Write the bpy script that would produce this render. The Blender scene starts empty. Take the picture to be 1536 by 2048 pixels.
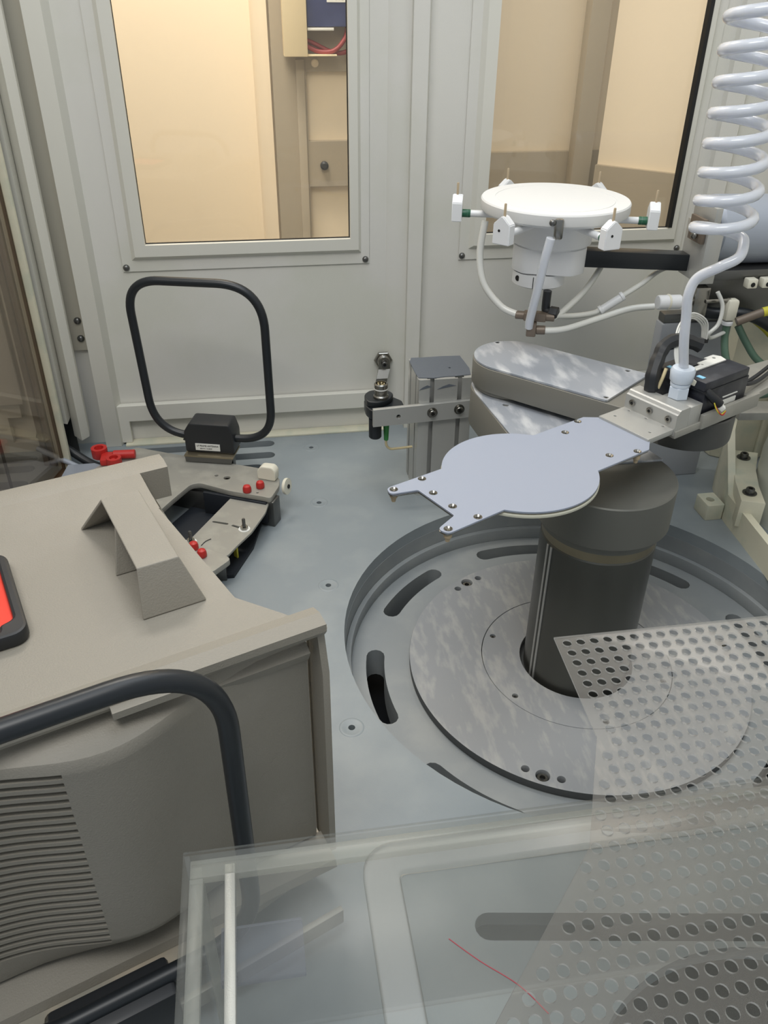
import bpy, bmesh, math, random
from mathutils import Vector, Matrix
sc = bpy.context.scene
C = sc.collection
PI = math.pi
random.seed(4)

# ---------------------------------------------------------------- camera
cam_d = bpy.data.cameras.new('camera'); cam = bpy.data.objects.new('camera', cam_d); C.objects.link(cam)
P, R, Y = .5734, .0106, .1621
f = Vector((math.sin(Y)*math.cos(P), math.cos(Y)*math.cos(P), -math.sin(P)))
r0 = Vector((math.cos(Y), -math.sin(Y), 0)); u0 = r0.cross(f)
rr = math.cos(R)*r0 + math.sin(R)*u0; uu = -math.sin(R)*r0 + math.cos(R)*u0
m3 = Matrix((rr, uu, -f)).transposed()
cam.matrix_world = Matrix.Translation((0, 0, .743)) @ m3.to_4x4()
cam_d.sensor_fit = 'VERTICAL'; cam_d.sensor_height = 24; cam_d.lens = 1653.6/2048*24
cam_d.clip_start = .01; cam_d.clip_end = 50
sc.camera = cam

# ---------------------------------------------------------------- world, lights, exposure
w = bpy.data.worlds.new('world'); sc.world = w; w.use_nodes = True
w.node_tree.nodes['Background'].inputs[0].default_value = (.86, .93, 1, 1)
w.node_tree.nodes['Background'].inputs[1].default_value = .42
def area(name, loc, target, size, sizey, power, col):
    l = bpy.data.lights.new(name, 'AREA'); l.shape = 'RECTANGLE'; l.size = size; l.size_y = sizey; l.energy = power; l.color = col
    o = bpy.data.objects.new(name, l); C.objects.link(o); o.location = loc
    o.rotation_euler = (Vector(target)-Vector(loc)).to_track_quat('-Z', 'Y').to_euler()
    return o
area('ceiling_light_front', (-.35, -.1, 2.0), (.35, 1.1, .1), 1.1, .5, 19, (1, .985, .95))
area('ceiling_light_top', (.35, .75, 2.1), (.35, .8, 0), .9, .9, 8, (.86, .93, 1))
area('room_light', (-.2, 1.6, 1.7), (-.1, 2.1, .4), .6, .3, 21, (1, .94, .86))
area('room_light_far', (1.15, 1.85, 2.3), (1.1, 2.2, .2), .5, .3, 9, (1, .94, .86))
sc.view_settings.view_transform = 'Standard'; sc.view_settings.look = 'None'
sc.view_settings.gamma = 1; sc.view_settings.exposure = 0; sc.view_settings.use_curve_mapping = False

# ---------------------------------------------------------------- materials
def lin(c):
    return tuple(((v/255)/12.92 if v/255 <= .04045 else ((v/255+.055)/1.055)**2.4) for v in c)
def mat(name, rgb, rough=.5, metal=0, spot=None, spot_amt=0, scale=30, bump=0, bscale=400, stretch=None, spec=.5, coat=0):
    m = bpy.data.materials.new(name); m.use_nodes = True; nt = m.node_tree; b = nt.nodes['Principled BSDF']
    c = lin(rgb)+(1,)
    b.inputs['Base Color'].default_value = c; b.inputs['Roughness'].default_value = rough; b.inputs['Metallic'].default_value = metal
    b.inputs['Specular IOR Level'].default_value = spec; b.inputs['Coat Weight'].default_value = coat
    tc = nt.nodes.new('ShaderNodeTexCoord')
    src = tc.outputs['Object']
    if stretch:
        mp = nt.nodes.new('ShaderNodeMapping'); mp.inputs['Scale'].default_value = stretch
        nt.links.new(src, mp.inputs[0]); src = mp.outputs[0]
    if spot:
        n = nt.nodes.new('ShaderNodeTexNoise'); n.inputs['Scale'].default_value = scale; n.inputs['Detail'].default_value = 5
        nt.links.new(src, n.inputs['Vector'])
        cr = nt.nodes.new('ShaderNodeValToRGB'); cr.color_ramp.elements[0].position = .48; cr.color_ramp.elements[1].position = .66
        cr.color_ramp.elements[0].color = c
        s = lin(spot); cr.color_ramp.elements[1].color = tuple(c[i]*(1-spot_amt)+s[i]*spot_amt for i in range(3))+(1,)
        nt.links.new(n.outputs[0], cr.inputs[0]); nt.links.new(cr.outputs[0], b.inputs['Base Color'])
    if bump:
        n2 = nt.nodes.new('ShaderNodeTexNoise'); n2.inputs['Scale'].default_value = bscale; n2.inputs['Detail'].default_value = 3
        nt.links.new(src, n2.inputs['Vector'])
        bp = nt.nodes.new('ShaderNodeBump'); bp.inputs['Strength'].default_value = bump; bp.inputs['Distance'].default_value = .001
        nt.links.new(n2.outputs[0], bp.inputs['Height']); nt.links.new(bp.outputs[0], b.inputs['Normal'])
    return m
def clear(name, tint=(1, 1, 1), haze=.1, hazecol=(.8, .82, .78), gloss=.06, rough=.05):
    m = bpy.data.materials.new(name); m.use_nodes = True; nt = m.node_tree; nt.nodes.clear()
    out = nt.nodes.new('ShaderNodeOutputMaterial'); t = nt.nodes.new('ShaderNodeBsdfTransparent'); t.inputs[0].default_value = tint+(1,)
    g = nt.nodes.new('ShaderNodeBsdfGlossy'); g.inputs['Roughness'].default_value = rough
    d = nt.nodes.new('ShaderNodeBsdfDiffuse'); d.inputs[0].default_value = hazecol+(1,)
    tr = nt.nodes.new('ShaderNodeBsdfTranslucent'); tr.inputs[0].default_value = hazecol+(1,)
    a0 = nt.nodes.new('ShaderNodeMixShader'); a0.inputs[0].default_value = .4
    nt.links.new(d.outputs[0], a0.inputs[1]); nt.links.new(tr.outputs[0], a0.inputs[2])
    a = nt.nodes.new('ShaderNodeMixShader'); a.inputs[0].default_value = haze
    nt.links.new(t.outputs[0], a.inputs[1]); nt.links.new(a0.outputs[0], a.inputs[2])
    b = nt.nodes.new('ShaderNodeMixShader')
    lw = nt.nodes.new('ShaderNodeFresnel'); lw.inputs[0].default_value = 1.3
    ad = nt.nodes.new('ShaderNodeMath'); ad.operation = 'MULTIPLY_ADD'; ad.inputs[1].default_value = .35; ad.inputs[2].default_value = gloss
    nt.links.new(lw.outputs[0], ad.inputs[0]); nt.links.new(ad.outputs[0], b.inputs[0])
    nt.links.new(a.outputs[0], b.inputs[1]); nt.links.new(g.outputs[0], b.inputs[2]); nt.links.new(b.outputs[0], out.inputs[0])
    return m
M = {}
M['wall'] = mat('wall_paint', (214, 212, 205), .55, spot=(205, 205, 192), spot_amt=.6, scale=6, bump=.15, bscale=900)
M['recess'] = mat('recess_tone', (188, 183, 168), .6)  # warm grey, darker than the wall tone
M['wall2'] = mat('rail_paint', (216, 214, 204), .5, bump=.1, bscale=900)
M['cream'] = mat('cream_paint', (216, 212, 190), .5, spot=(190, 196, 178), spot_amt=.6, scale=25, bump=.2)
M['deck'] = mat('deck_paint', (138, 146, 150), .42, spot=(158, 164, 165), spot_amt=.5, scale=9, bump=.12, bscale=1200)
M['pit'] = mat('pit_paint', (140, 145, 147), .5, spot=(156, 159, 158), spot_amt=.6, scale=14, bump=.1)
M['disc'] = mat('worn_anodised_disc', (144, 147, 150), .45, spot=(170, 170, 168), spot_amt=.7, scale=38, stretch=(2.2, .7, 1))
M['dark'] = mat('dark_void', (40, 44, 48), .8)
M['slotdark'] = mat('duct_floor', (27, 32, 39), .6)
M['under'] = mat('under_frame', (48, 50, 50), .8)
M['edge'] = mat('disc_side_shade', (74, 76, 77), .6)  # dark tone paints the shadowed gap along the disc's side
M['alu'] = mat('brushed_aluminium', (182, 182, 178), .38, .45, bump=.15, bscale=60, stretch=(20, 20, 1))
M['alum'] = mat('matt_aluminium', (160, 158, 150), .5, .35, spot=(184, 182, 172), spot_amt=.5, scale=30)
M['steel'] = mat('steel', (150, 148, 142), .25, 1)
M['steeld'] = mat('dark_steel', (112, 112, 110), .35, .9)
M['hexdark'] = mat('socket_dark', (18, 18, 18), .6)
M['column'] = mat('dark_anodised_column', (92, 92, 87), .33, .65)
M['drum'] = mat('dark_grey_drum', (108, 108, 102), .5, .35)
M['drumtop'] = mat('drum_cap', (84, 84, 82), .45, .4)
M['gold'] = mat('bronze_band', (150, 140, 118), .3, .8)
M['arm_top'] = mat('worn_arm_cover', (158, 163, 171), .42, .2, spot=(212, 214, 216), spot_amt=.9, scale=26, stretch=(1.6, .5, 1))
M['arm_side'] = mat('arm_side_grey', (128, 126, 118), .5, .3)
M['plate'] = mat('end_effector_grey', (152, 159, 174), .42, .1, bump=.05)
M['under_plate'] = mat('cream_underplate', (205, 203, 186), .4)
M['white'] = mat('white_plastic', (228, 229, 230), .35, bump=.03)
M['ceramic'] = mat('chuck_top_white', (222, 222, 220), .6)
M['green'] = mat('green_tube', (36, 92, 66), .35)
M['pgreen'] = mat('pale_green_tube', (90, 118, 100), .35)
M['pin'] = mat('peek_pin', (178, 160, 132), .5)
M['black'] = mat('black_plastic', (34, 36, 39), .45)
M['rubber'] = mat('black_rubber', (30, 34, 38), .38)
M['boxblack'] = mat('sensor_black', (36, 38, 46), .4, spot=(70, 72, 78), spot_amt=.5, scale=60)
M['pod'] = mat('pod_plastic', (141, 136, 125), .55, spot=(149, 144, 134), spot_amt=.6, scale=8, bump=.35, bscale=700)
M['red'] = mat('red_cap', (186, 42, 38), .45)
M['redlab'] = mat('red_label', (235, 66, 50), .35)
M['yellow'] = mat('yellow_strip', (196, 188, 60), .5)
M['tape'] = mat('grey_cloth_tape', (92, 98, 106), .7, bump=.4, bscale=300)
M['nylon'] = mat('white_nylon', (226, 222, 205), .45)
M['beige'] = mat('beige_cable', (205, 190, 150), .5)
M['brown'] = mat('brown_fitting', (116, 104, 92), .45, .3)
M['label'] = mat('paper_label', (226, 226, 220), .5)
M['ink'] = mat('ink', (40, 40, 44), .6)
M['led'] = mat('blue_tab', (140, 200, 230), .4)
M['room'] = mat('room_wall_cream', (240, 224, 198), .7)
M['room_dado'] = mat('room_dado_taupe', (172, 160, 140), .6)
M['roomyel'] = mat('cream_trunking', (240, 222, 184), .6)
M['blue'] = mat('blue_enclosure', (52, 62, 108), .5, spot=(80, 92, 140), spot_amt=.5, scale=12)
M['redcable'] = mat('red_cable', (140, 44, 44), .5)
M['gasket'] = mat('black_gasket', (22, 22, 22), .6)
M['bluecyl'] = mat('blue_grey_metal', (165, 172, 184), .4, .3)
M['pillar'] = mat('blue_grey_cover', (160, 163, 168), .45)
M['wpaint'] = mat('pearl_dome', (206, 208, 198), .4, bump=.2, bscale=500)
M['glass'] = clear('window_glass', (.97, .96, .93), .03, (.8, .8, .75), .03, .02)
M['tglass'] = clear('bronze_glass', (.86, .80, .72), .03, (.5, .42, .34), .06, .04)
M['bronze'] = mat('bronze_edge', (104, 82, 62), .35, .4)
M['acryl'] = clear('clear_acrylic', (.965, .97, .965), .032, (.78, .77, .71), .0, .2)
M['acryl2'] = clear('clear_acrylic_tray', (.97, .97, .955), .05, (.84, .82, .76), .03, .25)
M['reflhaze'] = clear('reflection_haze', (.95, .94, .92), .05, (.9, .87, .82), .0, .3)  # milky haze of the reflected floor, put into the sheet's colour
M['acryle'] = clear('acrylic_edge', (.93, .935, .905), .18, (.8, .80, .75), .02, .3)
M['blueclear'] = clear('bluish_clear', (.86, .88, .93), .08, (.6, .62, .68), .0, .45)
M['rim'] = clear('reflected_hole_glint', (.95, .95, .95), .35, (1, 1, .98), .25, .25)  # whitened hole walls paint the bright crescents of the reflected holes
M['hose'] = mat('translucent_hose', (232, 236, 244), .25, coat=.4)
_h = M['hose'].node_tree.nodes['Principled BSDF']; _h.inputs['Subsurface Weight'].default_value = .3; _h.inputs['Subsurface Radius'].default_value = (.01, .01, .012); _h.inputs['Subsurface Scale'].default_value = .5
_h.inputs['Transmission Weight'].default_value = .25
M['hose2'] = mat('milky_tube', (214, 214, 208), .3, coat=.3)
M['fitting'] = mat('frosted_fitting', (206, 216, 228), .3, coat=.3)
M['rust'] = mat('stained_tray', (150, 146, 134), .5, .2, spot=(186, 172, 152), spot_amt=.8, scale=14)
M['warm'] = mat('warm_strip', (214, 186, 140), .5)

# ---------------------------------------------------------------- helpers
def link(name, me, m, parent=None):
    o = bpy.data.objects.new(name, me); C.objects.link(o)
    if m is not None and not me.materials: me.materials.append(M[m] if isinstance(m, str) else m)
    if parent: o.parent = parent
    return o
def tag(o, label, cat, group=None, kind=None):
    if kind: o['kind'] = kind
    else: o['label'] = label; o['category'] = cat
    if group: o['group'] = group
    return o
def thing(name, label, cat, loc=(0, 0, 0), rz=0, group=None):
    o = bpy.data.objects.new(name, None); C.objects.link(o); o.location = loc; o.rotation_euler = (0, 0, rz); o.empty_display_size = .01
    return tag(o, label, cat, group)
def struct(name, me, m):
    o = link(name, me, m); o['kind'] = 'structure'; return o
def smooth(me, ang=.7):
    for p in me.polygons: p.use_smooth = True
    try: me.set_sharp_from_angle(angle=ang)
    except Exception: pass
    return me
def fin(bm, name='mesh', ang=.7):
    bmesh.ops.recalc_face_normals(bm, faces=bm.faces)
    me = bpy.data.meshes.new(name); bm.to_mesh(me); bm.free(); return smooth(me, ang)
def add_box(bm, x0, x1, y0, y1, z0, z1, bev=0, mtx=None):
    g = bmesh.ops.create_cube(bm, size=1)
    vs = g['verts']
    for v in vs: v.co = Vector(((x0+x1)/2+v.co.x*(x1-x0), (y0+y1)/2+v.co.y*(y1-y0), (z0+z1)/2+v.co.z*(z1-z0)))
    if bev:
        es = list({e for v in vs for e in v.link_edges})
        r = bmesh.ops.bevel(bm, geom=es, offset=bev, segments=2, affect='EDGES', profile=.5); vs = list({v for fc in r['faces'] for v in fc.verts} | {v for v in vs if v.is_valid})
    if mtx is not None:
        for v in vs: v.co = mtx @ v.co
def box(*a, bev=.001, mtx=None):
    bm = bmesh.new(); add_box(bm, *a, bev=bev, mtx=mtx); return fin(bm)
def add_lathe(bm, prof, n=48, mtx=None, cap=True):
    rings = []
    for r, z in prof:
        ring = []
        for i in range(n):
            a = 2*PI*i/n; v = Vector((r*math.cos(a), r*math.sin(a), z))
            ring.append(bm.verts.new(mtx @ v if mtx is not None else v))
        rings.append(ring)
    for a, b in zip(rings, rings[1:]):
        for i in range(n): bm.faces.new((a[i], a[(i+1) % n], b[(i+1) % n], b[i]))
    if cap:
        bm.faces.new(rings[0][::-1]); bm.faces.new(rings[-1])
def lathe(prof, n=48, mtx=None, cap=True, ang=.6):
    bm = bmesh.new(); add_lathe(bm, prof, n, mtx, cap); return fin(bm, ang=ang)
def frame_at(p, d, up=Vector((0, 0, 1))):
    d = Vector(d).normalized(); q = d.to_track_quat('Z', 'Y'); return Matrix.Translation(Vector(p)) @ q.to_matrix().to_4x4()
def cyl(p, d, r, h, n=24, bev=None):
    bev = min(r*.12, h*.2) if bev is None else bev
    return lathe([(r-bev, 0), (r, bev), (r, h-bev), (r-bev, h)], n, frame_at(p, d))
def add_tube(bm, pts, r, n=10, cap=True):
    pts = [Vector(p) for p in pts]; m = len(pts)
    tan = [((pts[min(i+1, m-1)]-pts[max(i-1, 0)])).normalized() for i in range(m)]
    nrm = tan[0].orthogonal().normalized(); rings = []
    for i in range(m):
        if i:
            ax = tan[i-1].cross(tan[i])
            if ax.length > 1e-7:
                nrm = Matrix.Rotation(tan[i-1].angle(tan[i]), 3, ax.normalized()) @ nrm
        b = tan[i].cross(nrm); rad = r[i] if isinstance(r, (list, tuple)) else r
        rings.append([bm.verts.new(pts[i]+rad*(math.cos(2*PI*k/n)*nrm+math.sin(2*PI*k/n)*b)) for k in range(n)])
    for a, b in zip(rings, rings[1:]):
        for k in range(n): bm.faces.new((a[k], a[(k+1) % n], b[(k+1) % n], b[k]))
    if cap: bm.faces.new(rings[0][::-1]); bm.faces.new(rings[-1])
def spline(pts, sub=8, closed=False):
    p = [Vector(q) for q in pts]; n = len(p); out = []
    rng = range(n) if closed else range(n-1)
    for i in rng:
        if closed: a, b, c, d = p[i-1], p[i], p[(i+1) % n], p[(i+2) % n]
        else: a, b, c, d = p[max(i-1, 0)], p[i], p[i+1], p[min(i+2, n-1)]
        for k in range(sub):
            t = k/sub
            out.append(.5*((2*b)+(-a+c)*t+(2*a-5*b+4*c-d)*t*t+(-a+3*b-3*c+d)*t**3))
    out.append(p[0] if closed else p[-1])
    return out
def tube(pts, r, n=10, sub=8):
    bm = bmesh.new(); add_tube(bm, spline(pts, sub) if sub > 1 else pts, r, n); return fin(bm, ang=1.2)
def circ(x, y, r, n=24, a0=0):
    return [(x+r*math.cos(a0+2*PI*i/n), y+r*math.sin(a0+2*PI*i/n)) for i in range(n)]
def stad(x0, y0, x1, y1, r, n=8, r1=None):
    r1 = r if r1 is None else r1
    a = math.atan2(y1-y0, x1-x0); L = math.hypot(x1-x0, y1-y0); da = math.asin(max(-1, min(1, (r-r1)/L)))
    o = []
    for i in range(n+1):
        t = a-PI/2+da+(PI-2*da)*i/n; o.append((x1+r1*math.cos(t), y1+r1*math.sin(t)))
    for i in range(n+1):
        t = a+PI/2-da+(PI+2*da)*i/n; o.append((x0+r*math.cos(t), y0+r*math.sin(t)))
    return o
def arcslot(cx, cy, rad, a0, a1, hw, n=10, k=6):
    o = []
    for i in range(n+1):
        t = a0+(a1-a0)*i/n; o.append((cx+(rad+hw)*math.cos(t), cy+(rad+hw)*math.sin(t)))
    for i in range(1, k):
        s = PI*i/k; t = a1; ex, ey = cx+rad*math.cos(t), cy+rad*math.sin(t)
        o.append((ex+hw*(math.cos(t)*math.cos(s)-math.sin(t)*math.sin(s)), ey+hw*(math.sin(t)*math.cos(s)+math.cos(t)*math.sin(s))))
    for i in range(n+1):
        t = a1+(a0-a1)*i/n; o.append((cx+(rad-hw)*math.cos(t), cy+(rad-hw)*math.sin(t)))
    for i in range(1, k):
        s = PI+PI*i/k; t = a0; ex, ey = cx+rad*math.cos(t), cy+rad*math.sin(t)
        o.append((ex+hw*(math.cos(t)*math.cos(s)-math.sin(t)*math.sin(s)), ey+hw*(math.sin(t)*math.cos(s)+math.cos(t)*math.sin(s))))
    return o
def rrect(x0, x1, y0, y1, r, n=6):
    o = []
    for cx, cy, a in ((x1-r, y0+r, -PI/2), (x1-r, y1-r, 0), (x0+r, y1-r, PI/2), (x0+r, y0+r, PI)):
        for i in range(n+1): o.append((cx+r*math.cos(a+PI/2*i/n), cy+r*math.sin(a+PI/2*i/n)))
    return o
def rounded(poly, rad, n=4):
    o = []; m = len(poly)
    for i in range(m):
        a, b, c = Vector(poly[i-1]), Vector(poly[i]), Vector(poly[(i+1) % m])
        r = rad[i] if isinstance(rad, (list, tuple)) else rad
        if r <= 0: o.append(tuple(b)); continue
        d1 = (a-b); d2 = (c-b); r = min(r, d1.length*.45, d2.length*.45); p1 = b+d1.normalized()*r; p2 = b+d2.normalized()*r
        for k in range(n+1):
            t = k/n; o.append(tuple((1-t)**2*p1+2*t*(1-t)*b+t*t*p2))
    return o
def plate(outline, holes, z0, z1, bev=0, mtx=None, rimmat=None, ang=.6):
    """flat plate with through holes: filled 2D curve turned into a mesh"""
    cu = bpy.data.curves.new('plate', 'CURVE'); cu.dimensions = '2D'; cu.fill_mode = 'BOTH'
    for poly in [outline]+list(holes):
        poly = [p for i, p in enumerate(poly) if math.hypot(p[0]-poly[i-1][0], p[1]-poly[i-1][1]) > 2e-5]
        s = cu.splines.new('POLY'); s.points.add(len(poly)-1)
        for i, (x, y) in enumerate(poly): s.points[i].co = (x, y, 0, 1)
        s.use_cyclic_u = True
    cu.extrude = (z1-z0)/2-bev
    if bev: cu.bevel_depth = bev; cu.bevel_resolution = 1; cu.offset = -bev
    o = bpy.data.objects.new('tmp', cu); C.objects.link(o)
    dg = bpy.context.evaluated_depsgraph_get(); me = bpy.data.meshes.new_from_object(o.evaluated_get(dg))
    bpy.data.objects.remove(o); bpy.data.curves.remove(cu)
    me.transform(Matrix.Translation((0, 0, (z0+z1)/2)))
    if mtx is not None: me.transform(mtx)
    bm = bmesh.new(); bm.from_mesh(me); bmesh.ops.remove_doubles(bm, verts=bm.verts, dist=1e-6)
    bmesh.ops.recalc_face_normals(bm, faces=bm.faces)
    me.materials.clear(); bm.to_mesh(me); bm.free()
    zn = (mtx.to_3x3() @ Vector((0, 0, 1))).normalized() if mtx is not None else Vector((0, 0, 1))
    smooth(me, ang)
    for p in me.polygons:
        if abs(p.normal.dot(zn)) > .985: p.use_smooth = False
    if rimmat:
        me.materials.append(rimmat[0]); me.materials.append(rimmat[1])
        for p in me.polygons:
            if abs(p.normal.z) < .9: p.material_index = 1
            else: p.material_index = 0
    return me
def text(s, size, m, parent, mtx, name='lettering', ext=.0002):
    cu = bpy.data.curves.new('t', 'FONT'); cu.body = s; cu.size = size; cu.extrude = ext; cu.align_x = 'CENTER'; cu.align_y = 'CENTER'
    o = bpy.data.objects.new('tmp', cu); C.objects.link(o)
    dg = bpy.context.evaluated_depsgraph_get(); me = bpy.data.meshes.new_from_object(o.evaluated_get(dg))
    bpy.data.objects.remove(o); bpy.data.curves.remove(cu); me.transform(mtx); me.materials.clear()
    return link(name, me, m, parent)
def screw(p, r, parent, head=None, d=(0, 0, 1), name='screw', m='steel', sub=True):
    """socket cap screw sunk or proud: head with a hexagon socket"""
    fm = frame_at(p, d); h = head if head else r*.8
    bm = bmesh.new(); add_lathe(bm, [(r*.9, 0), (r, .15*h), (r, h*.85), (r*.88, h), (r*.5, h), (r*.48, h*.35)], 20, fm)
    o = link(name, fin(bm), m, parent)
    if sub:
        bm = bmesh.new(); add_lathe(bm, [(r*.46, h*.36), (r*.46, h*.42)], 6, fm); link('socket', fin(bm), 'hexdark', o)
    return o
def dome(p, r, parent, d, name='screw', m='steeld'):
    return link(name, lathe([(r, 0), (r, r*.2), (r*.8, r*.6), (r*.45, r*.82), (r*.1, r*.88)], 16, frame_at(p, d)), m, parent)

# ================================================================ SETTING
CX, CY = .4063, .8094
WY = 1.452
# floor deck plate with pocket and slots
holes = [circ(CX, CY, .3227, 96)]
for yy, xe in ((1.403, .006), (1.358, .005), (1.314, -.018)):
    holes.append(stad(-.30, yy, xe, yy, .0115))
for yy, xe in ((1.403, -.425), (1.366, -.423), (1.311, -.424), (1.262, -.424)):
    holes.append(stad(-.78, yy, xe, yy, .0125))
for x, y in ((.085, 1.376), (.082, 1.18), (.075, .953), (.075, .678)): holes.append(circ(x, y, .0042, 12))
holes.append(stad(.172, .417, .57, .355, .0135))
holes.append(circ(.37, .185, .18, 64))
holes.append(stad(.735, .56, .70, .50, .012))
struct('floor', plate([(-1.0, -.3), (1.15, -.3), (1.15, WY), (-1.0, WY)], holes, -.02, 0), 'deck')
fl = bpy.data.objects['floor']
for x, y in ((.085, 1.376), (.082, 1.18), (.075, .953), (.075, .678)):
    link('counterbore_ring', lathe([(.0042, .0), (.0105, .0002), (.0115, .0006), (.013, .0007), (.0145, .0003), (.015, 0)], 24, Matrix.Translation((x, y, 0)), cap=False), 'deck', fl)
struct('trim_1', plate(circ(CX, CY, .3235, 96), [circ(CX, CY, .3222, 96)], -.068, -.0201), 'pit')
struct('trim_2', plate(circ(CX, CY, .322, 96), [circ(CX, CY, .314, 96)], -.068, -.047, .001), 'pit')
# under-deck tub
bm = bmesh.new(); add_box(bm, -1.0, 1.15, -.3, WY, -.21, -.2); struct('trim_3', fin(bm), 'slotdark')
bm = bmesh.new(); add_box(bm, -.9, .055, 1.24, 1.45, -.075, -.07); struct('trim_4', fin(bm), 'under')
# pocket ring plate
sl = [arcslot(CX, CY, .2805, math.radians(45*k-12), math.radians(45*k+12), .0128) for k in range(8)]
pp = struct('trim_5', plate(circ(CX, CY, .3218, 96), sl+[circ(CX, CY, .20, 64)], -.072, -.068), 'pit')
for k in range(8):
    me = plate(arcslot(CX, CY, .2805, math.radians(45*k-12), math.radians(45*k+12), .0134), [arcslot(CX, CY, .2805, math.radians(45*k-12), math.radians(45*k+12), .0129)], -.115, -.0685)
    link('slot_wall', me, 'pit', pp)
# rotary disc
t = thing('turntable_disc', 'worn grey round turntable plate lying in the sunken deck pocket', 'turntable', (CX, CY, -.068))
T = Matrix.Translation((-CX, -CY, .068))
bolts = [math.radians(a) for a in (120, 240, 0)]
hl = [circ(CX, CY, .1312, 72)]
bp = []
for a in bolts:
    x, y = CX+.219*math.cos(a), CY+.219*math.sin(a); hl.append(circ(x, y, .0088, 20)); bp.append((x, y))
    for s in (-1, 1):
        da = s*.022/.219; hl.append(circ(CX+.2175*math.cos(a+da), CY+.2175*math.sin(a+da), .0052, 16))
o = link('disc_plate', plate(circ(CX, CY, .2323, 128), hl, -.0665, -.055, .0004, mtx=T), 'disc', t)
o.data.materials.append(M['edge'])
for p in o.data.polygons:
    if abs(p.normal.z) < .5 and (Vector((p.center.x, p.center.y))).length > .2315: p.material_index = 1
for x, y in bp: screw((x-CX, y-CY, .0018), .0072, t, .0075)
o = link('backing_plate', lathe([(.2285, 0), (.2285, .0014)], 64), 'edge', t)
# hub cover ring
hh = [circ(CX, CY, .0775, 64)]+[circ(CX+.1195*math.cos(math.radians(149+60*k)), CY+.1195*math.sin(math.radians(149+60*k)), .0042, 12) for k in range(6)]
t2 = thing('hub_cover', 'grey ring-shaped hub cover around the foot of the robot column', 'cover', (CX, CY, -.068))
link('cover_ring', plate(circ(CX, CY, .1302, 96), hh, -.0665, -.0553, .0003, mtx=T), 'disc', t2)
link('shadow_gap', plate(circ(0, 0, .1311, 72), [circ(0, 0, .0775, 48)], .0014, .0016), 'hexdark', t2)
for k in range(6):
    a = math.radians(149+60*k); screw((.1195*math.cos(a), .1195*math.sin(a), .008), .0036, t2, .0028, sub=False, m='steeld')

# walls: the back wall is sheet metal with two openings
def wallplate(outline, holes, y0, y1, bev=0):   # x,z outline -> stands at y0..y1
    mt = Matrix(((1, 0, 0, 0), (0, 0, 1, 0), (0, 1, 0, 0), (0, 0, 0, 1)))
    return plate(outline, holes, y0, y1, bev, mtx=mt)
W1 = (-.172, .172); W2 = (.41, .754); WB = .3655; WT = 1.15
struct('wall_back', wallplate([(-1.0, .0), (.95, .0), (.95, 1.3), (-1.0, 1.3)], [[(W1[0], WB), (W1[1], WB), (W1[1], WT), (W1[0], WT)], [(W2[0], WB), (W2[1], WB), (W2[1], WT), (W2[0], WT)]], WY, WY+.004), 'wall')
def window(name, x0, x1):
    o = struct(name, wallplate([(x0-.043, WB-.045), (x1+.034, WB-.045), (x1+.034, WT+.045), (x0-.043, WT+.045)], [rounded([(x0, WB), (x1, WB), (x1, WT), (x0, WT)], .004)], WY-.003, WY-.0005, .0004), 'wall')
    # raised bevelled profile around the opening
    prof = [(.026, .003), (.019, .0115), (.0, .0125), (.0, .003)]
    bm = bmesh.new(); loops = []
    for off, dy in prof:
        loops.append([bm.verts.new((x, WY-dy, z)) for x, z in ((x0-off, WB-off), (x1+off*.75, WB-off), (x1+off*.75, WT+off), (x0-off, WT+off))])
    for a, b in zip(loops, loops[1:]):
        for i in range(4): bm.faces.new((a[i], a[(i+1) % 4], b[(i+1) % 4], b[i]))
    link('window_frame', fin(bm, ang=.2), 'wall2', o)
    link('window_glass', box(x0-.003, x1+.003, WY+.0005, WY+.0035, WB-.003, WT+.003, bev=0), 'glass', o)
    g = bmesh.new(); add_box(g, x0-.001, x1+.001, WY-.003, WY+.001, WB-.002, WB+.0012); add_box(g, x1-.0015, x1+.002, WY-.003, WY+.001, WB, WT); add_box(g, x0-.002, x0+.0008, WY-.003, WY+.001, WB, WT)
    link('gasket', fin(g), 'gasket', o)
    for x in (x0-.037, x1+.034-.007):
        for z in (WB-.038, WT+.038): dome((x, WY-.003, z), .0055, o, (0, -1, 0))
    return o
window('window_1', *W1); window('window_2', *W2)
link('gasket', box(W2[1]-.002, W2[1]+.0045, WY-.0135, WY-.002, WB+.002, WT, bev=0), 'gasket', bpy.data.objects['window_2'])
# folded post between the windows
def vprism(poly, z0, z1, bev=0): return plate(poly, [], z0, z1, bev)
struct('trim_6', vprism([(.236, WY), (.245, WY-.006), (.272, WY-.006), (.272, WY-.020), (.297, WY-.020), (.303, WY-.002), (.303, WY)], .0, 1.3), 'wall')
# corner upright left of window 1, recess beside it, and the inner rail
struct('trim_7', vprism([(-.2935, WY), (-.2935, WY-.022), (-.266, WY-.022), (-.258, WY)], .0, 1.3, .0008), 'wall2')
o = struct('trim_8', box(-.34, -.2936, WY-.008, WY-.0005, .187, 1.3), 'recess')
for z in (.241, .209): dome((-.304, WY-.008, z), .0062, o, (0, -1, 0), m='steeld')
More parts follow.
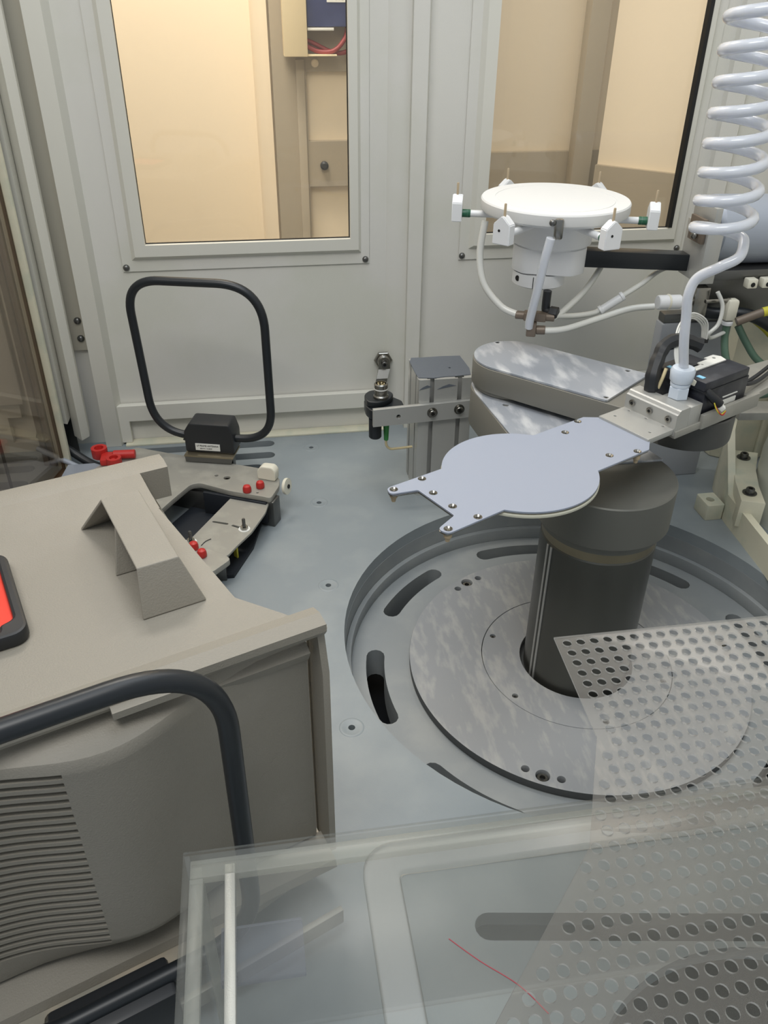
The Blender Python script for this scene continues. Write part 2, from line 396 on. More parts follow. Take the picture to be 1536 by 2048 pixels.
# bottom ledge rail of the back wall
struct('baseboard_back', wallplate([(-.2655, .078), (.235, .078), (.235, .047), (.225, .047), (.225, .004), (.218, .004), (.218, .047), (-.246, .047), (-.246, .004), (-.2655, .004)], [], WY-.016, WY-.002, .0006), 'wall2')
struct('trim_9', box(-.258, .235, WY-.026, WY-.001, 0, .0035, bev=.0006), 'cream')
link('drain_hole', lathe([(.0055, 0), (.0055, .0004)], 16, Matrix.Translation((-.148, WY-.016, .0034))), 'hexdark', bpy.data.objects['trim_9'])
struct('trim_17', vprism([(.812, WY), (.814, WY-.012), (.845, WY-.016), (.853, WY-.004), (.90, WY-.004), (.90, WY)], .09, 1.3), 'wall')
# lower sill of right bay
struct('baseboard_right', box(.31, .92, WY-.02, WY-.002, .0, .085), 'wall2')
# left bay beyond the bronze glass door
o = struct('trim_10', wallplate([(-.95, .10), (-.43, .10), (-.43, .07), (-.455, .07), (-.455, .02), (-.415, .02), (-.415, .9), (-.405, .9), (-.405, .0), (-.95, .0)], [], WY-.02, WY-.004, .0006), 'wall2')
struct('trim_11', box(-.95, -.42, WY-.03, WY-.022, .10, 1.3), 'wall')
# vertical white channel hanging in front of the corner, with its gap below
struct('trim_12', vprism([(-.338, 1.395), (-.322, 1.375), (-.311, 1.39), (-.315, 1.42), (-.338, 1.42)], .045, 1.3, .0006), 'wall2')
struct('trim_13', vprism([(-.375, 1.385), (-.339, 1.368), (-.3385, 1.385), (-.3385, 1.41), (-.375, 1.41)], .082, 1.3, .0006), 'wall2')
struct('trim_14', box(-.40, -.340, 1.412, 1.418, 0, .09, bev=0), 'under')
# bronze glass side door, standing on the deck
DM = Matrix.Translation((-.3475, 1.352, 0)) @ Matrix.Rotation(math.radians(-14), 4, 'Z')
d = struct('door_1', box(-.0085, -.0045, -.80, -.005, .004, 1.3, bev=0, mtx=DM), 'tglass')
link('door_edge', box(-.006, .0055, -.004, .003, .0, 1.3, bev=.0008, mtx=DM), 'cream', d)
link('door_edge', box(-.0115, -.0065, -.006, .001, .0, 1.3, bev=.0006, mtx=DM), 'bronze', d)
for k in range(3):
    link('door_track', box(-.026-.013*k, -.016-.013*k, .01, .03, .0, 1.3, bev=.0006, mtx=DM), ('recess', 'bronze', 'brown')[k], d)
link('sill_track', box(-.0125, .004, -.7, -.006, .0, .006, bev=.001, mtx=DM), 'bronze', d)
link('glass_edge', box(-.418, -.414, 1.238, 1.242, 0, .9, bev=0), 'dark', d)
struct('wall_right', box(.95, .96, -.3, WY, -.2, 1.3, bev=0), 'wall')

# ---------------------------------------------------------------- room beyond the windows
struct('wall_outer', box(-1.6, .061, 2.06, 2.1, -.5, 1.7, bev=0), 'room')
struct('trim_15', vprism([(.037, 2.06), (.046, 2.0), (.055, 1.99), (.069, 1.95), (.071, 2.09), (.037, 2.09)], -.5, 1.7), 'room')
struct('wall_outer_right', box(.0, 1.02, 2.25, 2.29, -.5, 1.7, bev=0), 'room')
struct('baseboard_outer_right', box(.3, 1.02, 2.235, 2.249, -.5, .365), 'room_dado')
struct('wall_outer_side', box(.945, 2.4, 1.94, 1.96, -.5, 1.7, bev=0, mtx=Matrix.Translation((.92, 2.2, 0)) @ Matrix.Rotation(math.radians(-42), 4, 'Z') @ Matrix.Translation((-.945, -1.95, 0))), 'room')
struct('baseboard_outer_side', box(.945, 2.4, 1.925, 1.94, -.5, .34, bev=0, mtx=Matrix.Translation((.92, 2.2, 0)) @ Matrix.Rotation(math.radians(-42), 4, 'Z') @ Matrix.Translation((-.945, -1.95, 0))), 'room_dado')
struct('trim_16', box(.845, .895, 2.19, 2.23, -.5, 1.7, bev=.002), 'room_dado')
struct('floor_outer', box(-1.6, 2.4, 1.47, 3.3, -.52, -.5, bev=0), 'room_dado')
# taupe cabinet side frame seen in window 1
cab = thing('cabinet', 'taupe steel cabinet frame with cream infill panels, seen through left window', 'cabinet', (.17, 1.95, -.5))
def cl(me): me.transform(Matrix.Translation((-.17, -1.95, .5))); return me
mtw = Matrix(((1, 0, 0, 0), (0, 0, 1, 0), (0, 1, 0, 0), (0, 0, 0, 1)))
link('frame', cl(wallplate([(.0735, -.5), (.36, -.5), (.36, 1.5), (.0735, 1.5)], [[(.145, .443), (.36-.03, .443), (.33, .577), (.145, .577)], [(.144, -.3), (.33, -.3), (.33, .349), (.144, .349)]], 1.95, 1.965, .0008)), 'room_dado', cab)
link('infill_panel', cl(box(.14, .335, 1.963, 1.967, .438, .582, bev=0)), 'room', cab)
link('infill_panel', cl(box(.14, .335, 1.97, 1.974, -.3, .354, bev=0)), 'room', cab)
link('corner_post', cl(box(.1225, .1405, 1.944, 1.952, -.5, .60, bev=.001)), 'room_dado', cab)
link('knob', cl(lathe([(.007, 0), (.009, .002), (.009, .008), (.005, .011)], 20, frame_at((.1765, 1.949, .394), (0, -1, 0)))), 'black', cab)
link('plug', cl(lathe([(.008, 0), (.006, .0015)], 20, frame_at((.163, 1.949, .593), (0, -1, 0)))), 'room', cab)
tr = tag(link('wall_trunking', cl(box(.098, .1455, 1.90, 1.944, .608, 1.4, bev=.0015)), 'roomyel'), 'cream rectangular trunking on the taupe cabinet, ending above its panels', 'trunking')
tr.location = (.17, 1.95, -.5)
be = thing('electrical_box', 'blue electrical box with a paper label at top of left window', 'electrical box', (.20, 1.93, .66))
link('box_body', box(-.053, .12, -.02, .018, 0, .3, bev=.002), 'blue', be)
link('box_lip', box(-.053, .0, -.022, .0, -.0065, -.0015, bev=.0005), 'label', be)
lb = link('paper_label', box(-.013, .05, -.0215, -.0202, .042, .09, bev=0), 'label', be)
text('MG 2', .012, 'ink', lb, Matrix.Translation((.018, -.0216, .0495)) @ Matrix.Rotation(PI/2, 4, 'X'))
tg = tag(link('cable_shelf', box(.1455, .205, 1.905, 1.944, .6085, .6115, bev=.0005), 'roomyel'), 'thin cream shelf edge below the looping red cables', 'shelf')
for i, (pts, lab) in enumerate((
    ([(.147, 1.935, .635), (.165, 1.93, .628), (.19, 1.925, .617), (.215, 1.925, .613), (.232, 1.925, .622), (.236, 1.93, .66)], 'thicker red cable running to the right along the cream shelf'),
    ([(.147, 1.925, .625), (.17, 1.92, .616), (.2, 1.915, .618), (.222, 1.918, .638), (.229, 1.925, .66)], 'red cable curving up to the blue electrical box'))):
    tag(link('red_cable', tube(pts, .0045, 8), 'redcable'), lab, 'cable')

# ================================================================ ROBOT
rb = thing('robot_arm', 'grey jointed wafer robot arm on a dark column with a flat forked end plate', 'robot', (CX, CY, -.1))
def rl(me): me.transform(Matrix.Translation((-CX, -CY, .1))); return me
TC = Matrix.Translation((CX, CY, 0))
col = link('column', rl(lathe([(.0715, -.1), (.0715, .158), (.0695, .161), (.0695, .177)], 96, TC, ang=.4)), 'column', rb)
for a in (192, 198, 350, 356):
    ar = math.radians(a); bm = bmesh.new()
    add_box(bm, .0700, .0726, -.0016, .0016, -.1, .157, 0, TC @ Matrix.Rotation(ar, 4, 'Z')); link('seam_strip', rl(fin(bm)), 'alu', col)
link('neck_band', rl(lathe([(.0702, .159), (.0702, .1765)], 96, TC, ang=.4)), 'gold', rb)
C1 = (.361, 1.070); C2 = (.536, .889)
h = rl(lathe([(.0735, .174), (.0735, .183), (.0815, .187), (.0815, .2415), (.080, .243)], 96, TC, ang=.35)); link('base_drum', h, 'drum', rb)
# lower link
link('lower_link', rl(plate(stad(CX, CY, C1[0], C1[1], .0812, 24, .0585), [], .186, .2425, .0012)), 'arm_side', rb)
cov = [(.3325, .86), (.310, 1.05)]+[(C1[0]+.051*math.cos(math.radians(a)), C1[1]+.051*math.sin(math.radians(a))) for a in range(175, -10, -15)]+[(.480, .86)]
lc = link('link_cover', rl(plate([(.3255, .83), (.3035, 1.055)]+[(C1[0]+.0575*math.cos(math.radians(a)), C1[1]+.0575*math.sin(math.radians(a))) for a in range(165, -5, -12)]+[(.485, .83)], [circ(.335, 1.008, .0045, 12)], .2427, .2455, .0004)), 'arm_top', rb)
link('pivot_collar', rl(lathe([(.052, .245), (.0545, .248), (.0545, .256)], 64, Matrix.Translation((C1[0], C1[1], 0)))), 'arm_side', rb)
# upper link
ul = link('upper_link', rl(plate(stad(C1[0], C1[1], C2[0], C2[1], .0585, 32, .0595), [], .2535, .288, .001)), 'arm_side', rb)
dv = Vector((C2[0]-C1[0], C2[1]-C1[1])).normalized(); nv = Vector((-dv.y, dv.x)); c1 = Vector(C1)
def lp(s, n_): q = c1+dv*s+nv*n_; return (q.x, q.y)
cp = [lp(.0572*math.cos(math.radians(a)), .0572*math.sin(math.radians(a))) for a in range(90, 275, 8)]+[lp(.165, -.0572), lp(.168, -.054), lp(.178, .054), lp(.175, .0572)]
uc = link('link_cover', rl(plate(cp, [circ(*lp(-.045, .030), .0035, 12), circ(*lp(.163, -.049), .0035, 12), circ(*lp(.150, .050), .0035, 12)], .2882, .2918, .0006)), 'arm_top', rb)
for s_, n_ in ((-.045, .030), (.163, -.049), (.150, .050)):
    q = lp(s_, n_); screw((q[0]-CX, q[1]-CY, .2885+.1), .0033, uc, .0022, m='steel', sub=False)
link('wrist_drum', rl(lathe([(.0598, .2535), (.0602, .2555), (.0602, .2885), (.0585, .290), (.049, .290), (.049, .2945)], 96, Matrix.Translation((C2[0], C2[1], 0)), ang=.35)), 'drumtop', rb)
# end effector frame
A = math.radians(26.6); OE = Matrix.Translation((.142, .673, 0)) @ Matrix.Rotation(A, 4, 'Z')
ce, re_ = .140, .0838
def disc_arc(a0, a1, r=re_, n=26): return [(ce+r*math.cos(a0+(a1-a0)*i/n), r*math.sin(a0+(a1-a0)*i/n)) for i in range(n+1)]
al = math.asin(.0495/re_)
top = rounded([(ce-re_*math.cos(al), .0495), (.0, .0505), (-.0035, .0385), (.025, .029), (.025, -.029), (-.0035, -.0385), (.0, -.0505), (ce-re_*math.cos(al), -.0495)], [0, .006, .006, .002, .002, .006, .006, 0])
outl = top+disc_arc(PI+al, 2*PI-al)+[(.291, -.0495), (.3075, -.037), (.3075, .037), (.291, .0495)]+disc_arc(al, PI-al)
hls = [(.005, .044), (.005, -.044), (.042, .0445), (.042, -.0445), (.034, .0155), (.034, -.0155), (.2435, .0335), (.2435, -.0335), (.2765, .045), (.2765, -.045)]
ep = link('end_plate', rl(plate(outl, [circ(x, y, .0036, 16) for x, y in hls], .3000, .3022, .0004, mtx=OE)), 'plate', rb)
for i, (x, y) in enumerate(hls):
    q = OE @ Vector((x, y, 0))
    link('countersink', rl(lathe([(.0045, .3023), (.0043, .3026), (.0039, .3026), (.0020, .3009), (.0019, .2999)], 20, Matrix.Translation(q), cap=False)), 'steel', ep)
    if i in (1, 0): link('screw_tip', rl(lathe([(.0016, .3), (.0016, .3018)], 10, Matrix.Translation(q))), 'steel', ep)
lower = top+disc_arc(PI+al, 2*PI-al, re_+.0008)+[(.30, -.0485), (.30, .0485)]+disc_arc(al, PI-al, re_+.0008)
link('under_plate', rl(plate([(x, y*.985) for x, y in outl], [], .2982, .2998, .0004, mtx=OE)), 'steel', rb)
link('vacuum_disc', rl(plate(circ(ce, 0, re_+.0006, 72), [], .2946, .298, .0006, mtx=OE)), 'under_plate', rb)
for x, y in ((.005, .044), (.005, -.044), (.2765, .045), (.2765, -.045)):
    q = OE @ Vector((x, y, 0)); link('grip_pin', rl(lathe([(.0022, .288), (.003, .2925), (.0042, .2935), (.0042, .298)], 16, Matrix.Translation(q))), 'pin', rb)
# mount block, with ledge
def eb(*a, bev=.0008): return rl(box(*a, bev=bev, mtx=OE))
ml = link('mount_ledge', rl(plate([(.304, -.037), (.35, -.037), (.35, .037), (.304, .037)], [circ(x, y, .0016, 10) for x, y in ((.32, .026), (.32, -.026), (.345, .026), (.345, 0), (.345, -.025))], .2985, .3052, .0005, mtx=OE)), 'alu', rb)
bm = bmesh.new()
prf = [(.349, .296), (.349, .3225), (.3515, .3235), (.3535, .3265), (.3555, .3275), (.372, .3275), (.372, .296)]
vs = [[bm.verts.new(OE @ Vector((u_, v_, z_))) for u_, z_ in prf] for v_ in (-.038, .037)]
for i in range(len(prf)): bm.faces.new((vs[0][i], vs[0][(i+1) % len(prf)], vs[1][(i+1) % len(prf)], vs[1][i]))
bm.faces.new(vs[0]); bm.faces.new(vs[1][::-1])
mb = link('mount_block', rl(fin(bm, ang=.2)), 'alu', rb)
link('block_step', eb(.3722, .395, -.038, .004, .296, .3268), 'alu', rb)
for v_ in (.026, 0, -.027):
    q = OE @ Vector((.3485, v_, .3145)); dd = OE.to_3x3() @ Vector((-1, 0, 0)); screw((q.x-CX, q.y-CY, q.z+.1), .0042, mb, .0015, dd)
# bar behind the block
link('mount_bar', eb(.35, .51, -.040, .036, .293, .3022), 'alum', rb)
link('bar_flange', eb(.396, .51, -.0425, -.037, .293, .3115), 'alum', rb)
link('bar_tongue', rl(plate([(.50, -.035), (.56, -.03), (.66, -.028), (.66, .02), (.56, .03), (.50, .034)], [], .296, .306, .0008, mtx=OE)), 'alum', rb)

# sensors on the bar
def sensor(v0, v1, u0_, u1_, lab, full=True):
    s = thing('flow_sensor', lab, 'sensor', OE @ Vector(((u0_+u1_)/2, (v0+v1)/2, .3024)), A, 'pressure sensors on the bar')
    L = (u1_-u0_)/2; Wd = (v1-v0)/2
    link('body', box(-L, L, -Wd, Wd, 0, .036, bev=.0015), 'boxblack', s)
    link('cap', box(-L-.003, L-.004, -Wd-.0008, Wd+.0008, .0355, .0475, bev=.002), 'boxblack', s)
    link('seam', box(-L-.0034, L-.0036, -Wd-.0012, Wd+.0012, .0350, .0362, bev=0), 'black', s)
    link('status_tab', box(-L+.004, -L+.010, -Wd*.4, Wd*.2, .0474, .0482, bev=0), 'led', s)
    if full:
        lb = link('paper_label', box(-.005, .022, -Wd-.0016, -Wd-.0001, .008, .0145, bev=0), 'label', s)
        link('stripe', box(-.005, .024, -Wd-.0014, -Wd-.0001, .0185, .0195, bev=0), 'label', s)
    return s
sensor(-.034, -.003, .400, .488, 'nearer black pressure sensor with white side label, on the aluminium bar')
sensor(.008, .034, .395, .462, 'farther black pressure sensor behind the hose fitting, with blue tab', False)
brk = thing('bracket_plate', 'pale perforated bracket plate lying between the two black sensors', 'bracket', OE @ Vector((.445, .0, .3502)), A)
link('bracket_sheet', plate([(-.038, -.006), (.030, -.006), (.034, .004), (.030, .013), (.012, .013), (.012, .008), (-.008, .008), (-.01, .002), (-.038, .002)], [circ(-.028, -.002, .0022, 10), circ(-.008, .001, .0018, 10), circ(.022, .006, .0024, 10)], 0, .0015), 'label', brk)
link('bracket_foot', box(-.01, .01, .001, .005, -.0478, .0, bev=.0003), 'steeld', brk)

# hose fitting + coil hose
FU, FV = .3835, -.010
fp = OE @ Vector((FU, FV, .3269))
ft = thing('hose_fitting', 'frosted plastic compression fitting standing on the aluminium mount block', 'fitting', fp)
link('base_nut', lathe([(.0115, 0), (.0125, .001), (.0125, .014), (.0105, .016), (.0095, .0175)], 6), 'fitting', ft)
link('collar', lathe([(.0115, .0155), (.0118, .0185), (.0095, .020)], 24), 'fitting', ft)
link('top_nut', lathe([(.0120, .020), (.0135, .0225), (.0145, .034), (.0125, .0375), (.008, .0385)], 16), 'fitting', ft)
hp = [fp+Vector((0, 0, .036)), Vector((.478, .828, .40)), Vector((.473, .826, .43)), Vector((.469, .824, .455)), Vector((.474, .822, .474)), Vector((.490, .81, .489)), Vector((.507, .806, .500)), Vector((.517, .82, .512))]
nl = 9; cx0, cx1 = .4885, .4795
for i in range(1, nl*20+1):
    a = i/20*2*PI; z = .514+.0272*i/20; cxx = cx0+(cx1-cx0)*(z-.53)/.2
    rad = .0285
    hp.append(Vector((cxx+rad*math.cos(a), .82+rad*math.sin(a), z)))
hp = spline(hp[:9], 8)[:-1]+hp[8:]
bm = bmesh.new(); add_tube(bm, hp, .0056, 12)
tag(link('coiled_hose', fin(bm, ang=1.2), 'hose'), 'clear translucent coiled air hose hanging down to the fitting on the mount block', 'hose')

# cables around the sensors
def W_(u_, v_, z_): return OE @ Vector((u_, v_, z_))
ct = thing('taped_cable', 'black taped cable loom looping behind the frosted hose fitting', 'cable', (0, 0, 0))
bm = bmesh.new(); cpts = spline([W_(.372, .020, .3283), W_(.372, .022, .345), W_(.385, .028, .362), W_(.398, .03, .376), W_(.42, .024, .3795), W_(.44, .012, .372)], 6)
add_tube(bm, cpts, [.0088+.0005*math.sin(i*1.3) for i in range(len(cpts))], 8); link('cable_wrap', fin(bm), 'black', ct)
link('cable_tie', tube([W_(.375, .013, .332), W_(.377, .011, .345), W_(.382, .012, .356)], .0022, 6), 'beige', ct)
cn = thing('connector_lead', 'cream plug connector with taped black lead and thin coloured wires by the sensor', 'connector', (0, 0, 0))
cmat = frame_at(W_(.402, -.019, .3445), W_(.392, .0, .35)-W_(.402, -.019, .3445))
bm = bmesh.new(); add_box(bm, -.006, .006, -.0035, .0035, 0, .018, .0008, cmat); link('plug', fin(bm), 'nylon', cn)
link('lead', tube([W_(.402, -.018, .345), W_(.405, -.030, .338), W_(.410, -.040, .330), W_(.418, -.0455, .322)], .0055, 8), 'black', cn)
link('wire', tube([W_(.409, -.040, .332), W_(.408, -.048, .320), W_(.414, -.052, .3125), W_(.424, -.051, .314)], .0008, 6), 'yellow', cn)
link('wire', tube([W_(.408, -.040, .330), W_(.410, -.050, .317), W_(.417, -.053, .311), W_(.425, -.051, .3135)], .0008, 6), 'red', cn)
bm = bmesh.new(); add_box(bm, -.004, .004, -.003, .003, 0, .007, .0006, frame_at(W_(.418, -.0455, .3205), (.6, -.3, -.5))); link('small_plug', fin(bm), 'label', cn)
rc = thing('ribbon_cable', 'flat pale multi-strand cable arching over the far black sensor', 'cable', (0, 0, 0))
for k in range(4):
    dz = .0022*k
    link('strand', tube([W_(.394, .003, .352), W_(.402, .012+dz, .362+dz), W_(.425, .030+dz, .384+dz), W_(.46, .045, .392+dz), W_(.487, .046-dz, .378+dz), W_(.492, .044-dz, .3605)], .0011, 6), 'label', rc)
link('ribbon_plug', box(-.006, .006, -.003, .003, 0, .006, bev=.0005, mtx=frame_at(W_(.492, .042, .3545), (0, 0, 1))), 'black', rc)

# ================================================================ CHUCK
K = Vector((.431, 1.166, 0)); ZT = .485
ck = thing('wafer_chuck', 'round white wafer chuck with six outer finger pins held on a black arm', 'chuck', (K.x, K.y, ZT))
link('chuck_plate', lathe([(.098, -.0165), (.1035, -.0155), (.1045, -.013), (.1045, -.002), (.1030, 0), (.0845, 0), (.084, -.0008), (.083, -.0008), (.0825, 0), (.001, 0)], 96, ang=.5), 'ceramic', ck)
link('chuck_lip', lathe([(.07, -.02), (.1, -.0185), (.1, -.0165)], 72), 'white', ck)
link('upper_body', lathe([(.052, -.062), (.0575, -.058), (.0585, -.04), (.0585, -.02), (.062, -.0166)], 48), 'white', ck)
link('lower_body', plate(rounded([(-.052, -.024), (-.035, -.045), (.035, -.045), (.052, -.024), (.052, .03), (.03, .05), (-.03, .05), (-.052, .03)], .008), [], -.097, -.0615, .002), 'white', ck)
lr = link('split_ring', lathe([(.034, -.1185), (.038, -.116), (.038, -.0985)], 40, Matrix.Translation((-.012, -.01, 0))), 'white', ck)
link('ring_slot', box(-.0185, -.0175, -.0488, -.046, -.116, -.1, bev=0), 'hexdark', lr)
link('port_hole', lathe([(.0042, 0), (.0042, .0004)], 14, frame_at((-.041, -.0345, -.1065), (-.65, -.76, 0))), 'hexdark', lr)
for i, a in enumerate((-17, 43, 103, 163, 223, 283)):
    ar = math.radians(a); Rz = Matrix.Rotation(ar, 4, 'Z')
    Lr = link('finger_rod', lathe([(.0048, .05), (.0048, .122), (.0058, .1225)], 16, Rz @ Matrix.Translation((0, 0, -.026)) @ Matrix.Rotation(PI/2, 4, 'Y')), 'white', ck)
    link('green_sleeve', lathe([(.0052, .118), (.0057, .119), (.0057, .130)], 16, Rz @ Matrix.Translation((0, 0, -.026)) @ Matrix.Rotation(PI/2, 4, 'Y')), 'green', Lr)
    bm = bmesh.new()
    pr = [(-.0125, -.036), (.0125, -.036), (.0125, -.010), (.0015, .000), (-.0015, .000), (-.0125, -.010)]
    q = [[bm.verts.new(Rz @ Vector((rx, y_, z_))) for y_, z_ in pr] for rx in (.130, .1445)]
    # slim the finger towards its foot
    for i2 in range(6): bm.faces.new((q[0][i2], q[0][(i2+1) % 6], q[1][(i2+1) % 6], q[1][i2]))
    bm.faces.new(q[0]); bm.faces.new(q[1][::-1]); bmesh.ops.bevel(bm, geom=bm.edges[:], offset=.001, segments=2, affect='EDGES')
    fg = link('finger_block', fin(bm), 'white', ck)
    link('finger_pin', lathe([(.0017, -.001), (.0017, .0145), (.0012, .0155)], 12, Rz @ Matrix.Translation((.138, 0, 0))), 'pin', fg)
    link('pin_screw', lathe([(.0018, 0), (.0018, .0003)], 10, Rz @ Matrix.Translation((.1446, -.003, -.018)) @ Matrix.Rotation(PI/2, 4, 'Y')), 'hexdark', fg)
link('clip', box(-.006, .006, -.112, -.104, -.030, -.003, bev=.003, mtx=Matrix.Rotation(.08, 4, 'Z')), 'steel', ck)
dome((-.009+.009, -.112, -.008), .0045, ck, (0, -1, 0), name='clip_screw')
# black elbow + manifold under the chuck
link('elbow', tube([(.004, -.05, -.117), (.004, -.05, -.140), (.006, -.052, -.146), (.018, -.056, -.146)], .0062, 10, 3), 'black', ck)
link('elbow_nut', cyl((.010, -.054, -.146), (1, -.3, 0), .0085, .013, 6), 'black', ck)
mf = link('manifold', box(-.026, .006, -.068, -.052, -.158, -.146, bev=.0015), 'brown', ck)
link('manifold_port', cyl((-.024, -.06, -.152), (-1, 0, .0), .006, .014, 12), 'brown', mf)
link('manifold_port', cyl((.004, -.06, -.152), (1, 0, .0), .006, .014, 12), 'brown', mf)
link('tee', box(-.020, -.006, -.075, -.060, -.179, -.1585, bev=.002), 'brown', mf)
link('tee_port', cyl((-.006, -.067, -.170), (1, 0, .05), .0065, .013, 12), 'brown', mf)
# milky tubes
def kt(pts, r=.005): return tube([Vector(p) for p in pts], r, 10, 8)
link('air_tube', kt([(-.094, -.03, -.03), (-.098, -.035, -.075), (-.088, -.045, -.115), (-.060, -.055, -.143), (-.037, -.06, -.151)]), 'hose2', ck)
link('air_tube', kt([(0, -.110, -.028), (-.005, -.107, -.06), (-.011, -.095, -.11), (-.016, -.078, -.150), (-.0165, -.072, -.165)], .0062), 'hose', ck)
link('air_tube', kt([(.088, .05, -.03), (.082, .04, -.09), (.06, .0, -.125), (.03, -.04, -.148), (.017, -.06, -.152)], .0045), 'hose2', ck)
link('air_tube', kt([(.006, -.067, -.170), (.035, -.06, -.168), (.08, -.03, -.160), (.125, -.01, -.148), (.160, -.005, -.143)], .0048), 'hose2', ck)
link('air_tube', kt([(.017, -.058, -.150), (.045, -.03, -.158), (.075, -.01, -.158), (.088, 0, -.152)], .0042), 'hose2', ck)
jn = link('tube_joiner', cyl((.084, -.004, -.156), (.034, .01, .024), .0062, .036, 14), 'white', ck)
link('joiner_collar', cyl((.083, -.004, -.1565), (.034, .01, .024), .0075, .005, 14), 'white', jn)
link('joiner_collar', cyl((.111, .004, -.136), (.034, .01, .024), .0072, .005, 14), 'white', jn)
link('air_tube', kt([(.114, .006, -.134), (.14, .03, -.122), (.17, .07, -.110), (.21, .09, -.10)], .004), 'hose2', ck)
for o_ in list(ck.children):
    if o_.name.split('.')[0] in ('clip', 'clip_screw', 'elbow', 'elbow_nut', 'manifold', 'tee', 'air_tube', 'tube_joiner', 'split_ring', 'lower_body'):
        for q_ in [o_]+list(o_.children): q_.data.transform(Matrix.Rotation(math.radians(-20.3), 4, 'Z'))
# black arm to the right
bm = bmesh.new(); AM = frame_at((.045, -.01, -.081), (.165, 0, -.012))
add_box(bm, -.0125, .0125, -.012, .012, 0, .170, .0015, AM); link('support_arm', fin(bm), 'rubber', ck)

# ================================================================ RIGHT-HAND ACTUATOR CLUSTER
ac = thing('linear_actuator', 'blue-grey horizontal cylinder actuator with steel clamp bracket at right edge', 'actuator', (.70, 1.15, .0))
def al_(x, y, z): return Vector((x-.70, y-1.15, z))
link('cylinder', cyl(al_(.668, 1.165, .435), (1, 0, -.02), .049, .27, 48), 'bluecyl', ac)
link('clamp_plate', box(*[v for v in (-.060, -.036, -.045, .02, .372, .452)], bev=.001), 'alu', ac)
link('clamp_plate', box(-.067, -.061, -.040, .0, .428, .462, bev=.0008), 'brown', ac)
link('clamp_plate', box(-.055, -.045, -.045, .018, .452, .478, bev=.0008), 'alu', ac)
dome(al_(.630, 1.125, .452), .0055, ac, (-1, -.6, 0), m='steel'); dome(al_(.630, 1.125, .438), .0055, ac, (-1, -.6, 0), m='steel')
link('rear_plate', box(-.035, .2, .0, .02, .30, .385, bev=.001), 'steeld', ac)
link('valve_block', box(-.062, -.04, -.05, -.03, .325, .368, bev=.001), 'steel', ac)
link('valve_stem', cyl(al_(.625, 1.11, .345), (1, 0, 0), .006, .03, 12), 'steel', ac)
link('push_fitting', cyl(al_(.588, 1.115, .3445), (1, 0, -.02), .0105, .036, 16), 'white', ac)
link('fitting_ring', cyl(al_(.603, 1.115, .3445), (1, 0, -.02), .0115, .003, 16), 'nylon', ac)
link('stem_rod', cyl(al_(.655, 1.10, .348), (1, 0, 0), .003, .04, 10), 'steel', ac)
link('elbow_fitting', box(-.011, .007, -.058, -.042, .318, .350, bev=.004), 'nylon', ac)
link('elbow_ring', cyl(al_(.698, 1.10, .3165), (0, 0, -1), .0085, .006, 16), 'white', ac)
link('base_bracket', box(-.04, .22, -.03, .01, .372, .386, bev=.001), 'steeld', ac)
for x in (.728, .752):
    nb = link('foot_clip', box(x-.70-.008, x-.70+.008, -.045, -.031, .362, .376, bev=.002), 'nylon', ac)
    link('clip_hole', lathe([(.0035, 0), (.0035, .0003)], 12, frame_at((x-.70, -.0452, .368), (0, -1, 0))), 'hexdark', nb)
pl = thing('motor_cover', 'blue-grey box-shaped pillar cover standing behind the wrist drum', 'cover', (.69, 1.24, 0))
link('cover_body', box(-.052, .069, -.06, -.035, 0.0, .285, bev=.003), 'pillar', pl)
link('cover_cap', box(-.050, .055, -.058, -.037, .2855, .3, bev=.002), 'steeld', pl)
# tubes and cables on the right
for nm, pts, r_, m_, lb in (
    ('green_hose', [(.698, 1.10, .313), (.700, 1.10, .29), (.702, 1.09, .265), (.712, 1.08, .240), (.724, 1.07, .225), (.74, 1.06, .213)], .0055, 'pgreen', 'dark green hose dropping from the nylon elbow fitting'),
    ('green_hose', [(.73, 1.12, .30), (.745, 1.11, .275), (.765, 1.10, .25), (.80, 1.09, .232), (.85, 1.08, .23)], .0055, 'pgreen', 'pale green hose sloping down to the right edge'),
    ('green_hose', [(.86, 1.06, .30), (.82, 1.05, .262), (.79, 1.04, .238), (.76, 1.04, .222), (.73, 1.05, .215)], .0055, 'pgreen', 'green hose curving up past the right edge over the other hoses'),
    ('black_cable', [(.66, 1.14, .325), (.69, 1.13, .318), (.73, 1.11, .322), (.77, 1.10, .305), (.80, 1.09, .278), (.82, 1.08, .24)], .009, 'rubber', 'thick black cable bending around the right-hand hoses'),
    ('yellow_cable', [(.74, 1.13, .315), (.77, 1.12, .295), (.80, 1.11, .27), (.85, 1.1, .245)], .003, 'yellow', 'thin yellow cable beside the thick black cable'),
    ('brown_hose', [(.70, 1.08, .322), (.74, 1.075, .338), (.79, 1.07, .352), (.86, 1.06, .372)], .0065, 'brown', 'brownish hose with yellow band rising to the right edge'),
    ('grey_tube', [(.665, 1.09, .365), (.675, 1.085, .345), (.672, 1.08, .32), (.66, 1.08, .305), (.672, 1.09, .295), (.70, 1.1, .30)], .003, 'hose2', 'thin grey tube looping below the steel clamp bracket'),
    ):
    o = tag(link(nm, tube(pts, r_, 10, 8), m_), lb, 'hose' if 'hose' in nm else ('tube' if 'tube' in nm else 'cable'))
    if nm == 'brown_hose':
        bd = link('yellow_band', tube([(.735, 1.0757, .3364), (.752, 1.0735, .3409)], .0071, 10, 1), 'yellow', o)
wp = thing('side_duct', 'white ribbed vertical duct cover behind the hoses at right edge', 'duct', (.86, 1.29, 0))
link('duct_body', vprism([(-.045, -.05), (-.02, -.07), (.02, -.075), (.1, -.06), (.1, .06), (-.03, .06), (-.05, .0)], .0, .365, .004), 'cream', wp)
